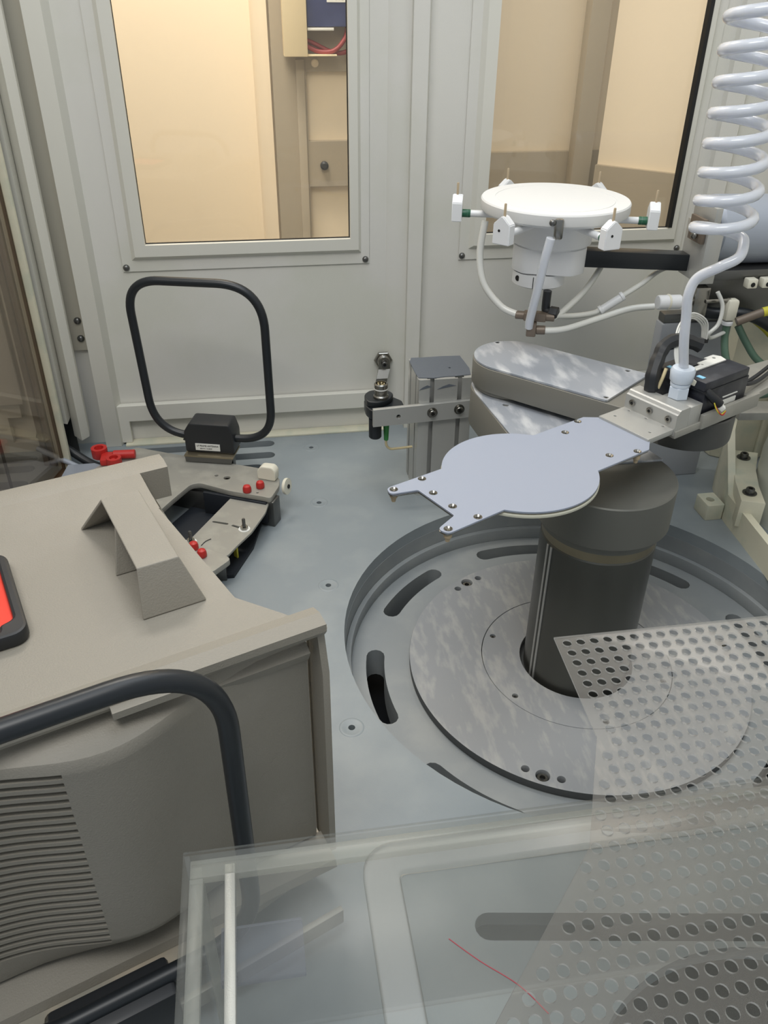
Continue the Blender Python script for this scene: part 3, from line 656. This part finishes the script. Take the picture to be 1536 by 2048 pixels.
link('duct_rib', box(.025, .035, -.082, -.074, 0, .34, bev=.002), 'cream', wp)
# link behind bar, at far right, with black connector
lk = thing('grey_link_bar', 'flat grey link bar behind the sensors with black cable clamp on it', 'bar', (.70, 1.0, .21))
link('bar', box(-.02, .16, -.02, .02, 0, .012, bev=.001, mtx=Matrix.Rotation(-.12, 4, 'Z')), 'alum', lk)
link('clamp', box(.05, .075, -.012, .012, .0125, .034, bev=.004), 'black', lk)
for k in range(2):
    tag(link('sensor_lead', tube([W_(.482, -.012-.007*k, .325), W_(.505, -.018-.006*k, .318), W_(.54, -.012-.008*k, .314), W_(.60, .0-.008*k, .316)], .0026, 8), 'black'), ('upper' if k == 0 else 'lower')+' of two black leads leaving the nearer sensor to the right', 'cable')

# cream ring bracket and pearl dome
rg = thing('ring_bracket', 'cream painted angled bracket frame bolted to the deck at right', 'bracket', (.74, .98, 0))
def bandwall(pts, h0, h1, th, m, nm='frame_wall'):
    out = []; back = []
    for i, (x, y) in enumerate(pts):
        a = Vector(pts[max(i-1, 0)]); b = Vector(pts[min(i+1, len(pts)-1)]); d_ = (b-a).normalized(); n_ = Vector((-d_.y, d_.x))
        out.append((x, y)); back.append((x+n_.x*th, y+n_.y*th))
    bm = bmesh.new(); n = len(pts)
    hs = h1 if isinstance(h1, (list, tuple)) else [h1]*n
    g = [[bm.verts.new((x, y, h0)) for x, y in out], [bm.verts.new((x, y, hs[i])) for i, (x, y) in enumerate(out)], [bm.verts.new((x, y, hs[i])) for i, (x, y) in enumerate(back)], [bm.verts.new((x, y, h0)) for x, y in back]]
    for i in range(n-1):
        for k in range(4): bm.faces.new((g[k][i], g[k][i+1], g[(k+1) % 4][i+1], g[(k+1) % 4][i]))
    for i in (0, n-1): bm.faces.new([g[k][i] for k in range(4)])
    return link(nm, fin(bm, ang=.2), m, rg)
sh = lambda L: [(x-.74, y-.98) for x, y in L]
bandwall(sh([(.705, .78), (.722, .90), (.732, 1.035), (.765, 1.13), (.79, 1.17)]), 0, [.045, .045, .047, .115, .135], -.012, 'cream')
link('lug', plate(rrect(-.038, -.008, .055, .095, .003), [circ(-.024, .075, .0065, 16)], .0, .028, .001), 'cream', rg)
link('lug_hole', lathe([(.0063, .012), (.0063, .0125)], 16, Matrix.Translation((-.024, .075, 0))), 'hexdark', rg)
dmc = (.905, 1.02)
link('clamp_segment', plate(sh([(.785, 1.145), (.765, 1.09), (.742, 1.04), (.722, .985), (.755, .972), (.772, 1.02), (.795, 1.07), (.83, 1.125)]), [], .02, .068, .001), 'cream', rg)
for x, y in ((.796, 1.112), (.746, 1.004)):
    x -= .74; y -= .98
    screw((x, y, .068), .0068, rg, .009, m='steeld'); link('washer', lathe([(.011, .0682), (.011, .0695)], 20, Matrix.Translation((x, y, 0))), 'steeld', rg)
dm = tag(link('round_housing', lathe([(.118, 0), (.118, .10), (.112, .15), (.092, .19), (.05, .215), (.01, .223)], 64), 'wpaint'), 'pearl grey round housing behind the cream bracket at right edge', 'housing')
dm.location = (dmc[0], dmc[1], 0)

# ================================================================ PROFILE POST + SENSOR BAR
pf = thing('profile_post', 'square aluminium T-slot profile post with torn grey tape over its top', 'post', (.2905, 1.2235, 0))
bm = None
h_ = .0445; s0, s1, dp = .0035, .0075, .011
def prof_outline():
    o = []
    for k in range(4):
        a = k*PI/2; c, s = math.cos(a), math.sin(a)
        side = [(-h_+.004, -h_)]
        for cx_ in (-.0225, .0225):
            side += [(cx_-s0, -h_), (cx_-s0, -h_+.0035), (cx_-s1, -h_+.0035), (cx_-s1, -h_+dp), (cx_+s1, -h_+dp), (cx_+s1, -h_+.0035), (cx_+s0, -h_+.0035), (cx_+s0, -h_)]
        side += [(h_-.004, -h_), (h_-.0012, -h_+.0012)]
        o += [(x*c-y*s, x*s+y*c) for x, y in side]
    return o
ph = [rrect(x-.010, x+.010, y-.010, y+.010, .002, 2) for x in (-.0185, .0185) for y in (-.0185, .0185)]
ph2 = [circ(x, y, .003, 10) for x, y in ((-.028, -.028),)]
link('profile', plate(prof_outline(), [rrect(-.031, -.0135, -.0095, .0095, .002, 2), rrect(.0135, .031, -.0095, .0095, .002, 2), rrect(-.0095, .0095, .0135, .031, .002, 2), rrect(-.0095, .0095, -.031, -.0135, .002, 2)], 0, .2125), 'alu', pf)
tp = [(-.043, -.036), (-.020, -.0405), (.0, -.037), (.018, -.0375), (.042, -.034), (.0455, -.010), (.044, .018), (.0425, .044), (.01, .0455), (-.022, .0445), (-.040, .0455), (-.0455, .03), (-.0452, -.01), (-.0445, -.028)]
bm = bmesh.new()
vs0 = []
nx = 10
random.seed(9)
tme = plate(tp, [circ(.014, -.004, .0022, 6)], .2127, .2137); link('tape', tme, 'tape', pf)
for x, w2 in ((-.034, .011), (.0, .016)):
    bmm = bmesh.new(); v = [bmm.verts.new(q) for q in ((x-w2*.9, -h_-.0006, .1955), (x+w2, -h_-.0006, .2005), (x+w2*.3, -h_-.0006, .2035), (x-w2*.3, -h_-.0006, .2005))]
    v2 = [bmm.verts.new(q.co+Vector((0, .0005, 0))) for q in v]; bmm.faces.new(v); bmm.faces.new(v2[::-1])
    for i in range(4): bmm.faces.new((v[i], v[(i+1) % 4], v2[(i+1) % 4], v2[i]))
    link('tape_scrap', fin(bmm), 'tape', pf)
pb = thing('sensor_bar', 'flat aluminium bar screwed across the profile post, holding a black sensor head', 'bar', (.2905, 1.175, .155))
BT = Matrix.Rotation(-.0, 4, 'Y')
bb = link('bar', wallplate([(-.118, -.0155), (.052, -.008), (.052, .022), (-.118, .0145)], [circ(-.077, .0005, .0035, 14)], -.0040, .0038, .0005), 'alu', pb)
for x, z in ((-.0225, .0045), (.0215, .0075)):
    link('washer', lathe([(.0085, 0), (.0085, .0014)], 24, frame_at((x, -.0041, z), (0, -1, 0))), 'steel', pb)
    screw((x, -.0055, z), .0058, pb, .005, (0, -1, 0))
hd = thing('proximity_sensor', 'black sensor housing with metal round connector, behind the bar end', 'sensor', (.195, 1.215, .150))
link('housing', plate(rounded([(-.024, -.030), (.032, -.030), (.032, .002), (.012, .028), (-.018, .03), (-.03, .012), (-.03, -.012)], .005), [], -.005, .012, .002), 'rubber', hd)
link('housing_cap', plate(rounded([(-.028, -.018), (-.006, -.022), (.01, -.01), (.02, .01), (.01, .026), (-.018, .028), (-.030, .012)], .008), [], .012, .022, .002), 'rubber', hd)
rgc = link('connector', lathe([(.0125, .022), (.0125, .026), (.0105, .028), (.0105, .036), (.0112, .037), (.0112, .046), (.0095, .0475), (.0085, .0475), (.0082, .040)], 32, Matrix.Translation((-.004, -.004, 0))), 'steel', hd)
link('connector_band', lathe([(.0114, .0375), (.0114, .0395)], 32, Matrix.Translation((-.004, -.004, 0))), 'label', rgc)
for k in range(5):
    a = 2*PI*k/5; link('contact', lathe([(.0012, .040), (.0012, .0465)], 8, Matrix.Translation((-.004+.005*math.cos(a), -.004+.005*math.sin(a), 0))), 'beige', rgc)
link('knob', lathe([(.009, -.040), (.0105, -.038), (.0105, -.0055)], 24, Matrix.Translation((-.016, -.022, 0))), 'rubber', hd)
link('cable_boot', lathe([(.0038, -.048), (.0055, -.010), (.0055, -.0055)], 16, Matrix.Translation((.003, -.018, 0))), mat('green_boot', (54, 134, 66), .5), hd)
link('beige_lead', tube([(.003, -.018, -.046), (.0035, -.018, -.058), (.010, -.017, -.066), (.022, -.016, -.067), (.0478, -.015, -.066)], .0021, 8, 6), 'beige', hd)
# cam lock on the wall behind
ld = thing('cam_lock', 'steel cam lock with hexagon nut and bent tongue on back wall', 'lock', (.231, WY-.0065, .140))
link('nut', lathe([(.017, 0), (.0175, .0015), (.0175, .006), (.016, .0075)], 6, frame_at((0, 0, 0), (0, -1, 0))), 'steel', ld)
link('threaded_barrel', lathe([(.011, .0075), (.012, .009), (.011, .0105), (.012, .012), (.011, .0135), (.012, .015), (.0105, .017)], 24, frame_at((0, 0, 0), (0, -1, 0))), 'steel', ld)
bm = bmesh.new(); AA = Matrix.Rotation(.0, 4, 'Z')
pts = [(.0, -.019, .006), (.0, -.019, -.012), (-.006, -.030, -.026), (-.012, -.034, -.055)]
v = []
for (x, y, z), hw in zip(pts, (.010, .011, .0105, .010)):
    v.append([bm.verts.new((x-hw, y, z)), bm.verts.new((x+hw, y, z)), bm.verts.new((x+hw, y+.003, z)), bm.verts.new((x-hw, y+.003, z))])
for a, b in zip(v, v[1:]):
    for k in range(4): bm.faces.new((a[k], a[(k+1) % 4], b[(k+1) % 4], b[k]))
bm.faces.new(v[0]); bm.faces.new(v[-1][::-1]); link('tongue', fin(bm, ang=.3), 'steel', ld)
screw((0, -.0192, -.002), .006, ld, .005, (0, -1, 0), m='steeld')

# ================================================================ LOAD STAGE (far left)
st = thing('load_stage', 'empty aluminium load stage plate with cut-out, beside the pod', 'load stage', (-.10, 1.10, 0))
def s2(L): return [(x+.10, y-1.10) for x, y in L]
up = [(-.330, 1.150), (-.300, 1.225), (-.272, 1.268), (-.222, 1.318), (-.168, 1.290), (-.012, 1.214), (.019, 1.176), (.017, 1.152), (.002, 1.116), (-.012, 1.124), (-.062, 1.148), (-.110, 1.180), (-.124, 1.176), (-.150, 1.134), (-.178, 1.085), (-.135, 1.015), (-.098, .995), (-.070, .976), (-.060, .962), (-.085, .935), (-.13, .93), (-.24, 1.03)]
hs_ = [circ(-.066, 1.190, .0055, 14), circ(-.083, 1.200, .003, 10), circ(-.018, 1.136, .002, 8)]
link('stage_plate', plate(s2(rounded(up, .006, 3)), [[(x+.10, y-1.10) for x, y in h0] for h0 in hs_], .046, .055, .0007), 'alum', st)
link('lower_plate', plate(s2(rounded([(-.058, 1.152), (.0, 1.128), (-.008, 1.095), (-.030, 1.045), (-.052, 1.012), (-.066, .988), (-.095, .985), (-.125, 1.03)], .004, 2)), [[(x+.10, y-1.10) for x, y in stad(-.087, 1.081, -.067, 1.072, .0022, 4)], [(x+.10, y-1.10) for x, y in stad(-.058, 1.066, -.046, 1.058, .0022, 4)]], .0385, .0425, .0005), 'alum', st)
link('side_wall', box(-.012, .012, -.02, .02, 0, .046, bev=.001, mtx=Matrix.Translation((.093, .036, 0)) @ Matrix.Rotation(1.1, 4, 'Z')), 'steeld', st)
link('side_wall', box(-.14, -.02, -.004, .004, 0, .038, bev=.001, mtx=Matrix.Translation((.06, .042, 0)) @ Matrix.Rotation(-.52, 4, 'Z')), 'steeld', st)
link('stage_foot', box(-.02, .02, -.015, .015, 0, .046, bev=.001, mtx=Matrix.Translation((-.12, .10, 0))), 'steeld', st)
link('stage_foot', box(-.02, .01, -.015, .015, 0, .0385, bev=.001, mtx=Matrix.Translation((.02, -.10, 0))), 'steeld', st)
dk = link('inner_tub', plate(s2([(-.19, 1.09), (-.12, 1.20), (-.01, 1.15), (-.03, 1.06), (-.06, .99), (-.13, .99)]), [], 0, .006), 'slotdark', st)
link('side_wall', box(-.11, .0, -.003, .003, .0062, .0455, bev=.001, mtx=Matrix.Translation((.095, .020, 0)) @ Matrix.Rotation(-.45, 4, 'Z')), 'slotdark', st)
screw((.034, .090, .047), .005, st, .006)
for x, y in ((-.034, 1.141), (-.013, 1.151), (-.112, .994), (-.100, .974)):
    link('red_cap', lathe([(.0062, 0), (.0068, .001), (.0068, .007), (.0055, .0105), (.002, .012)], 12, Matrix.Translation((x+.10, y-1.10, .0552))), 'red', st)
rp = thing('red_plug', 'cluster of red plastic plugs lying on the far left stage plate', 'plug', (-.262, 1.262, .0551))
for (x, y, r_, h1_, dd, nm) in ((-.016, .028, .0135, .018, (0, 0, 1), 'plug_cup'), (.012, -.008, .0125, .017, (0, -.0, 1), 'plug_cup')):
    link(nm, lathe([(r_*.9, 0), (r_, .002), (r_, h1_), (r_*.6, h1_), (r_*.55, h1_*.6)], 10, Matrix.Translation((x, y, 0))), 'red', rp)
link('plug_stem', cyl((.008, .016, .009), (1, -.05, .0), .0075, .036, 12), 'red', rp)
link('plug_body', box(-.012, .014, -.006, .024, 0, .012, bev=.003), 'red', rp)
# white roller + disc at tip
rw = thing('white_roller', 'white nylon roller block at the tip of the empty load stage', 'roller', (.0015, 1.179, .0551))
link('roller', plate(rounded([(-.016, 0), (-.017, .015), (-.010, .024), (.010, .025), (.016, .018), (.015, 0)], .004), [], -.008, .008, .002, mtx=Matrix.Rotation(-.45, 4, 'Z') @ mtw), 'nylon', rw)
rw2 = thing('white_disc', 'small white nylon guide disc on edge, bolted to the stage tip', 'roller', (.0265, 1.150, .043))
link('disc', lathe([(.013, 0), (.0135, .001), (.0135, .005), (.006, .0055)], 28, frame_at((0, 0, .012), (.85, -.45, .1))), 'nylon', rw2)
link('bolt', lathe([(.0035, .0055), (.0035, .007)], 10, frame_at((0, 0, .012), (.85, -.45, .1))), 'hexdark', rw2)
# studs on lower plate
for x, y, lb in ((-.041, 1.053, 'upright steel stud with washer on the lower stage plate, in the open'), (-.119, 1.030, 'upright steel stud close to the pod edge')):
    o = thing('stud', lb, 'screw', (x, y, .0425))
    link('washer', lathe([(.0088, 0), (.0088, .001)], 20), 'label', o); link('nut', lathe([(.0058, .001), (.0058, .0055)], 6), 'steel', o)
    link('rod', lathe([(.0024, .0055)]+[(.0024+.0004*(i % 2), .0065+.001*i) for i in range(12)]+[(.0018, .0195)], 10), 'steeld', o)
tag(link('yellow_strip', box(-.004, .004, -.0015, .0015, 0, .037, bev=.0004, mtx=Matrix.Translation((-.056, 1.035, 0)) @ Matrix.Rotation(-.9, 4, 'Z')), 'yellow'), 'short yellow strip under the lower stage plate near deck', 'strip')
tag(link('cable_tie', tube([(-.104, 1.018, .0433), (-.098, 1.028, .0433), (-.09, 1.033, .0436)], .0006, 5, 3), 'black'), 'thin black wire tail beside the stud at the pod edge', 'wire')

# antenna loops
def loop_antenna(name, lab, base, ang, wd, ht, zb, tr, boxw, mirror=1, boxoff=0, cr=.055, tilt=0):
    t = thing(name, lab, 'antenna', base, ang, 'loop antennas on the load stages')
    x0, x1 = -wd/2, wd/2; z0, z1 = zb, zb+ht
    loop = [(x, z) for x, z in rounded([(x0+.012, z0), (x1, z0), (x1, z1), (x0-.0, z1)], [cr*1.2, cr, cr*1.3, cr], 16)]
    pts = [Vector((x, 0, z)) for x, z in loop]; pts.append(pts[0].copy())
    bm = bmesh.new(); sp = pts; add_tube(bm, sp, tr, 12, cap=False)
    link('loop_tube', fin(bm, ang=1.5), 'rubber', t)
    return t
la = loop_antenna('loop_antenna', 'black rounded loop antenna on a box behind the empty load stage', (-.090, 1.268, 0), -.27, .214, .262, .092, .0068, .09)
bxm = Matrix.Identity(4)
b1 = link('antenna_box', plate(rounded([(-.040, .069), (.044, .069), (.044, .102), (.038, .122), (-.030, .122), (-.040, .106)], .004), [], -.026, .016, .002, mtx=Matrix.Rotation(PI/2, 4, 'X') @ Matrix.Scale(1, 4)), 'black', la)
bk = link('bent_foot', wallplate([(-.038, .0565), (.040, .0565), (.043, .0655), (-.039, .0655)], [], -.027, -.0245), 'steeld', la)
link('foot_lip', box(-.040, .044, -.0275, .018, .0657, .0685, bev=.0004), 'gold', la)
link('foot_post', box(-.035, .035, .0, .015, .0, .0655, bev=.001), 'steeld', la)
bmx = link('name_label', box(-.022, .020, -.0172, -.0163, .074, .0865, bev=0), 'label', la)
for nm_ in (b1,): pass
la2 = loop_antenna('loop_antenna', 'large black loop antenna in the foreground in front of the beige pod', (-.145, .367, 0), math.atan2(.35, .937), .225, .312, .066, .0075, .09)
link('antenna_box', box(-.055, .040, -.018, .018, .020, .066, bev=.004), 'black', la2)
link('foot_post', box(-.05, .03, -.012, .012, 0, .0195, bev=.001), 'steeld', la2)
text('LF FRAME ANTENNA', .0040, 'ink', bmx, Matrix.Translation((-.001, -.01735, .0825)) @ Matrix.Rotation(PI/2, 4, 'X'))
text('ISO-T12   D-40549', .0026, 'ink', bmx, Matrix.Translation((-.004, -.01735, .0775)) @ Matrix.Rotation(PI/2, 4, 'X'))
for o_ in (bmx, bpy.data.objects['lettering.001'] if 'lettering.001' in bpy.data.objects else None): pass
# deck cables at left rear
for pts, r_, m_, lb in (([(-.40, 1.40, .05), (-.355, 1.375, .035), (-.31, 1.35, .012), (-.275, 1.335, .008), (-.23, 1.335, .006)], .0075, 'rubber', 'thick black cable running down from the left corner to the stage'),
                        ([(-.40, 1.375, .035), (-.355, 1.35, .022), (-.31, 1.325, .009), (-.285, 1.312, .006)], .005, 'bluecyl', 'pale grey hose beside the thick black cable in the left corner')):
    tag(link('corner_cable', tube(pts, r_, 10, 6), m_), lb, 'cable')
tag(link('corner_plate', plate([(-.366, 1.16), (-.325, 1.14), (-.285, 1.22), (-.25, 1.30), (-.30, 1.335), (-.345, 1.335)], [], .0, .02, .0008), 'bluecyl'), 'shiny blue-grey metal plate at the foot of the bronze glass door', 'plate')

# ================================================================ POD
th = math.radians(20.5); PO = Matrix.Translation((.035, .485, 0)) @ Matrix.Rotation(th, 4, 'Z')
pod = thing('wafer_pod', 'large beige plastic wafer pod with carrying handle and side vents', 'wafer pod', (.035, .485, 0), th)
ZP = .326
# body: extruded top outline with slight taper
def loft(rings, closed=True):
    bm = bmesh.new(); g = [[bm.verts.new(p) for p in rg_] for rg_ in rings]; n = len(g[0])
    for a, b in zip(g, g[1:]):
        for i in range(n): bm.faces.new((a[i], a[(i+1) % n], b[(i+1) % n], b[i]))
    bm.faces.new(g[0][::-1]); bm.faces.new(g[-1]); bmesh.ops.triangulate(bm, faces=[fc for fc in bm.faces if len(fc.verts) > 4]); return fin(bm, ang=.35)
bo = [(-.012, .016), (-.047, .066), (-.062, .232), (-.44, .232), (-.455, .066), (-.49, .016)]
body = loft([[(x, y, .062) for x, y in bo], [(x, y, ZP-.004) for x, y in bo], [(x*(1)+(-.0015 if x > -.2 else .0015), y, ZP) for x, y in bo]])
link('shell', body, 'pod', pod)
# sloped rear part of the top and rear rim
bm = bmesh.new()
prof = [(.225, .10), (.225, ZP-.0), (.256, ZP+.001), (.285, ZP+.004), (.308, ZP+.004), (.308, ZP-.028), (.305, ZP-.030), (.305, .10)]
def sweep_u(profile, u0_, u1_, du=None):
    bm = bmesh.new(); r_ = []
    for u_ in (u0_, u1_): r_.append([bm.verts.new((u_, v_, z_)) for v_, z_ in profile])
    n = len(profile)
    for i in range(n): bm.faces.new((r_[0][i], r_[0][(i+1) % n], r_[1][(i+1) % n], r_[1][i]))
    f1 = bm.faces.new(r_[0]); f2 = bm.faces.new(r_[1][::-1]); bmesh.ops.triangulate(bm, faces=[f1, f2]); return fin(bm, ang=.3)
link('rear_shell', sweep_u(prof, -.44, -.062), 'pod', pod)
link('rear_rim', sweep_u([(.290, ZP-.030), (.290, ZP+.004), (.302, ZP+.0065), (.318, ZP+.005), (.318, ZP-.030)], -.465, -.034), 'pod', pod)
for k in range(5):
    z = ZP-.045-.017*k
    link('side_rib', box(-.0625, -.046, .245, .318, z-.002, z+.002, bev=.0006), 'pod', pod)
link('side_panel', box(-.066, -.060, .232, .300, .07, ZP-.032, bev=.0005), 'pod', pod)
# front flange: top rim, right edge flange
link('front_rim', sweep_u([(-.004, ZP-.002), (-.004, ZP+.005), (.008, ZP+.008), (.020, ZP+.0045), (.026, ZP-.002), (.016, ZP-.012), (.0, ZP-.008)], -.50, -.001), 'pod', pod)
bm = bmesh.new(); pr = [(-.004, .055), (-.004, ZP-.045), (.004, ZP-.006), (.018, ZP-.001), (.024, ZP-.006), (.024, .055)]
link('edge_flange', sweep_u(pr, -.006, .0), 'pod', pod)
link('edge_bead', sweep_u([(.020, .055), (.020, ZP-.02), (.026, ZP-.02), (.026, .055)], -.006, .004), 'pod', pod)
link('flange_pin', lathe([(.002, 0), (.002, .006)], 8, frame_at((0, .012, ZP-.012), (1, 0, 0))), 'nylon', pod)
link('rim_tab', sweep_u([(-.010, ZP-.008), (-.010, ZP-.002), (.002, ZP+.001), (.002, ZP-.008)], -.165, -.110), 'pod', pod)
# front face panel, stepped under the rim, bulging to the left and carrying vents
def bulge(u_):
    return .036*math.exp(-((u_+.175)/.07)**2)
zr = []
vz0, vz1, nv_ = .094, .298, 25
pitch = (vz1-vz0)/nv_
zl = [.066, .070, .078, .088]
for k in range(nv_):
    zb = vz0+k*pitch; zl += [(zb, 0), (zb+.0003, 1), (zb+pitch*.42, 1), (zb+pitch*.42+.0012, 0)]
zl = [(z, 0) if not isinstance(z, tuple) else z for z in zl]+[(.301, 0), (.303, 0)]
ul_ = [(-.012, 0), (-.03, 0), (-.05, 0), (-.07, 0), (-.085, 0)]+[(-.085-.01*k, 0) for k in range(1, 12)]+[(-.2055, 0), (-.2060, 1)]+[(-.2060-.008*k, 1) for k in range(1, 11)]+[(-.2865, 0)]+[(-.30-.01*k, 0) for k in range(0, 6)]+[(-.49, 0)]
bm = bmesh.new(); gr = []
for z, vz in zl:
    row = []
    for u_, vu in ul_:
        b_ = bulge(u_); tz = min(1, max(0, (.315-z)/.022)); bz = min(1, max(0, (z-.066)/.03))**.5
        v_ = .012-b_*math.sqrt(max(0, 1-(1-min(tz, 1))**2))*(.2+.8*bz)
        if vz and vu: v_ += .007
        row.append(bm.verts.new((u_, v_, z)))
    gr.append(row)
topz = [bm.verts.new((u_, .014, .315)) for u_, vu in ul_]; gr.append(topz)
for a, b in zip(gr, gr[1:]):
    for i in range(len(a)-1): bm.faces.new((a[i], a[i+1], b[i+1], b[i]))
bmesh.ops.recalc_face_normals(bm, faces=bm.faces)
me = bpy.data.meshes.new('face'); bm.to_mesh(me); bm.free(); smooth(me, .5); link('vented_face', me, 'pod', pod)
link('inner_step', sweep_u([(.004, .300), (.014, .3065), (.0165, .3065), (.0165, .29), (.0085, .29)], -.105, -.012), 'pod', pod)
link('face_foot', sweep_u([(-.018, .05), (-.015, .058), (.016, .062), (.016, .05)], -.45, -.006), 'pod', pod)
# handle, hollow, open to the left, with inner ribs
def handle(cu, sgn):
    bm = bmesh.new()
    zb, zt = ZP+.0002, ZP+.040
    def poly(ps): bm.faces.new([bm.verts.new((cu+sgn*x, y, z)) for x, y, z in ps])
    # u measured from the handle middle: right base .027, top -.015..+.017, left base -.035
    A1, A2, B1, B2 = (.014, .085, zt), (.014, .196, zt), (-.018, .085, zt), (-.018, .196, zt)
    R1, R2 = (.028, .074, zb), (.024, .232, zb)
    L1, L2 = (-.022, .074, zb), (-.036, .223, zb)
    poly([A1, A2, B2, B1]); poly([A1, R1, R2, A2]); poly([A1, B1, L1, R1]); poly([A2, R2, L2, B2])
    # middle rib
    poly([(.013, .150, zt), (-.018, .150, zt), (-.026, .140, zb), (.026, .140, zb)])
    bmesh.ops.remove_doubles(bm, verts=bm.verts, dist=1e-5)
    me = bpy.data.meshes.new('handle'); bm.to_mesh(me); bm.free()
    o = link('handle', me, 'pod', pod); s = o.modifiers.new('s', 'SOLIDIFY'); s.thickness = .0025; s.offset = 0
    bv = o.modifiers.new('b', 'BEVEL'); bv.width = .0008; bv.segments = 2
    return o
handle(-.098, 1); handle(-.42, -1)
# red tag holder
tgp = thing('tag_holder', 'black framed red tag lying on top of the beige pod', 'tag', PO @ Vector((-.27, .14, ZP+.0002)), th)
link('tag_frame', plate(rrect(-.08, .0715, -.052, .062, .012), [rounded([(-.07, -.044), (.052, -.044), (.052, -.036), (.063, -.032), (.063, .052), (-.07, .052)], .004)], 0, .012, .0025), 'black', tgp)
link('red_tag', plate(rrect(-.072, .064, -.045, .055, .004), [], .003, .0065), 'redlab', tgp)
# stage 2 below the pod
s2t = thing('load_stage', 'stained load stage tray under the beige pod', 'load stage', (.035, .485, 0), th)
link('stage_plate', plate(rounded([(-.50, -.045), (-.30, -.050), (-.17, -.036), (-.02, -.006), (.0, .02), (-.04, .10), (-.06, .31), (-.36, .33), (-.50, .30)], .01), [], .040, .0495, .001), 'rust', s2t)
link('tray_edge', box(-.50, -.02, -.052, -.046, .02, .0395, bev=.001, mtx=Matrix.Rotation(.055, 4, 'Z')), 'alum', s2t)
link('stage_foot', box(-.4, -.06, .02, .28, 0, .0395, bev=.001), 'steeld', s2t)
link('tray_lug', lathe([(.006, .0495), (.006, .054), (.004, .056)], 12, Matrix.Translation((-.262, -.03, 0))), 'steel', s2t)

# ================================================================ ACRYLIC
ab = thing('acrylic_guard', 'clear acrylic guard box with raised tray lid in the foreground', 'guard', (.2, .25, 0))
def a_(me): me.transform(Matrix.Translation((-.2, -.25, 0))); return me
link('top_sheet', a_(box(-.0755, .62, .06, .3575, .246, .250, bev=.0006)), 'acryl', ab)
link('left_sheet', a_(box(-.0755, -.0715, .06, .3575, .004, .2455, bev=.0004)), 'acryl', ab)
link('back_sheet', a_(box(-.071, .62, .3535, .3575, .004, .2455, bev=.0004)), 'acryl', ab)
link('edge_strip', a_(box(-.071, .62, .3400, .3533, .2385, .2455, bev=.0006)), 'acryle', ab)
link('edge_strip', a_(box(-.0712, -.0622, .06, .3395, .2385, .2455, bev=.0006)), 'acryle', ab)
link('corner_strip', a_(box(-.0712, -.0640, .3460, .3533, .004, .238, bev=.0006)), 'acryle', ab)
link('raised_lid', a_(plate(rrect(.041, .70, .02, .340, .022), [rrect(.0645, .67, .04, .318, .004)], .2505, .2575, .0012)), 'acryl2', ab)
link('lid_panel', a_(plate(rrect(.0648, .669, .042, .3175, .004), [], .2508, .2525, .0003)), 'acryl', ab)
hg = thing('hinge_rod', 'slim pale aluminium hinge rod inside the clear guard corner', 'hinge', (-.045, .33, .0))
link('rod', box(-.0035, .0035, -.21, .018, .238, .2455, bev=.001), 'alu', hg)
link('hinge_plate', box(-.006, .045, -.058, -.022, .2335, .2378, bev=.0006), M['blueclear'], hg)
for y in (-.053, -.028): screw((.0015, y, .2332), .0025, hg, .0015, (0, 0, -1), sub=False)
# added holed sheet standing in for a perforated floor's reflection, above the guard
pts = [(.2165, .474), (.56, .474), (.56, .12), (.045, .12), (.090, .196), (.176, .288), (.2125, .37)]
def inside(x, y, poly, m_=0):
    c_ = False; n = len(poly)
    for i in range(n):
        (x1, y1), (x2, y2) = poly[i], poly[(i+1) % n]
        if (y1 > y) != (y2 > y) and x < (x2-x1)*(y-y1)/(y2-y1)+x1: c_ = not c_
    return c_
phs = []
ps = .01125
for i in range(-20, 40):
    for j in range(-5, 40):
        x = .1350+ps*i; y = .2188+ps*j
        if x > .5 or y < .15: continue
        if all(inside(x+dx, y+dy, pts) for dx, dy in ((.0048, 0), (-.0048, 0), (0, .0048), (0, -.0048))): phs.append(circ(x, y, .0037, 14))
pg = thing('floor_reflection_sheet', 'reflection of a perforated floor, added as a clear holed sheet at lower right', 'sheet', (.3, .3, .30))
me = plate(pts, phs, .2990, .3006, .0, rimmat=(M['reflhaze'], M['rim'])); me.transform(Matrix.Translation((-.3, -.3, -.30)))
link('reflected_holes', me, None, pg)
link('support_rod', lathe([(.004, -.0475), (.004, -.0016)], 12, Matrix.Translation((.25, -.22, 0))), 'acryle', pg)  # rod belongs to the added reflection sheet
tag(link('red_thread', tube([(.087, .271, .2532), (.102, .255, .2535), (.121, .238, .2532), (.133, .220, .2536)], .00035, 5, 6), mat('red_pen', (150, 50, 62), .6)), 'thin dark red thread lying on the clear guard lid', 'thread')
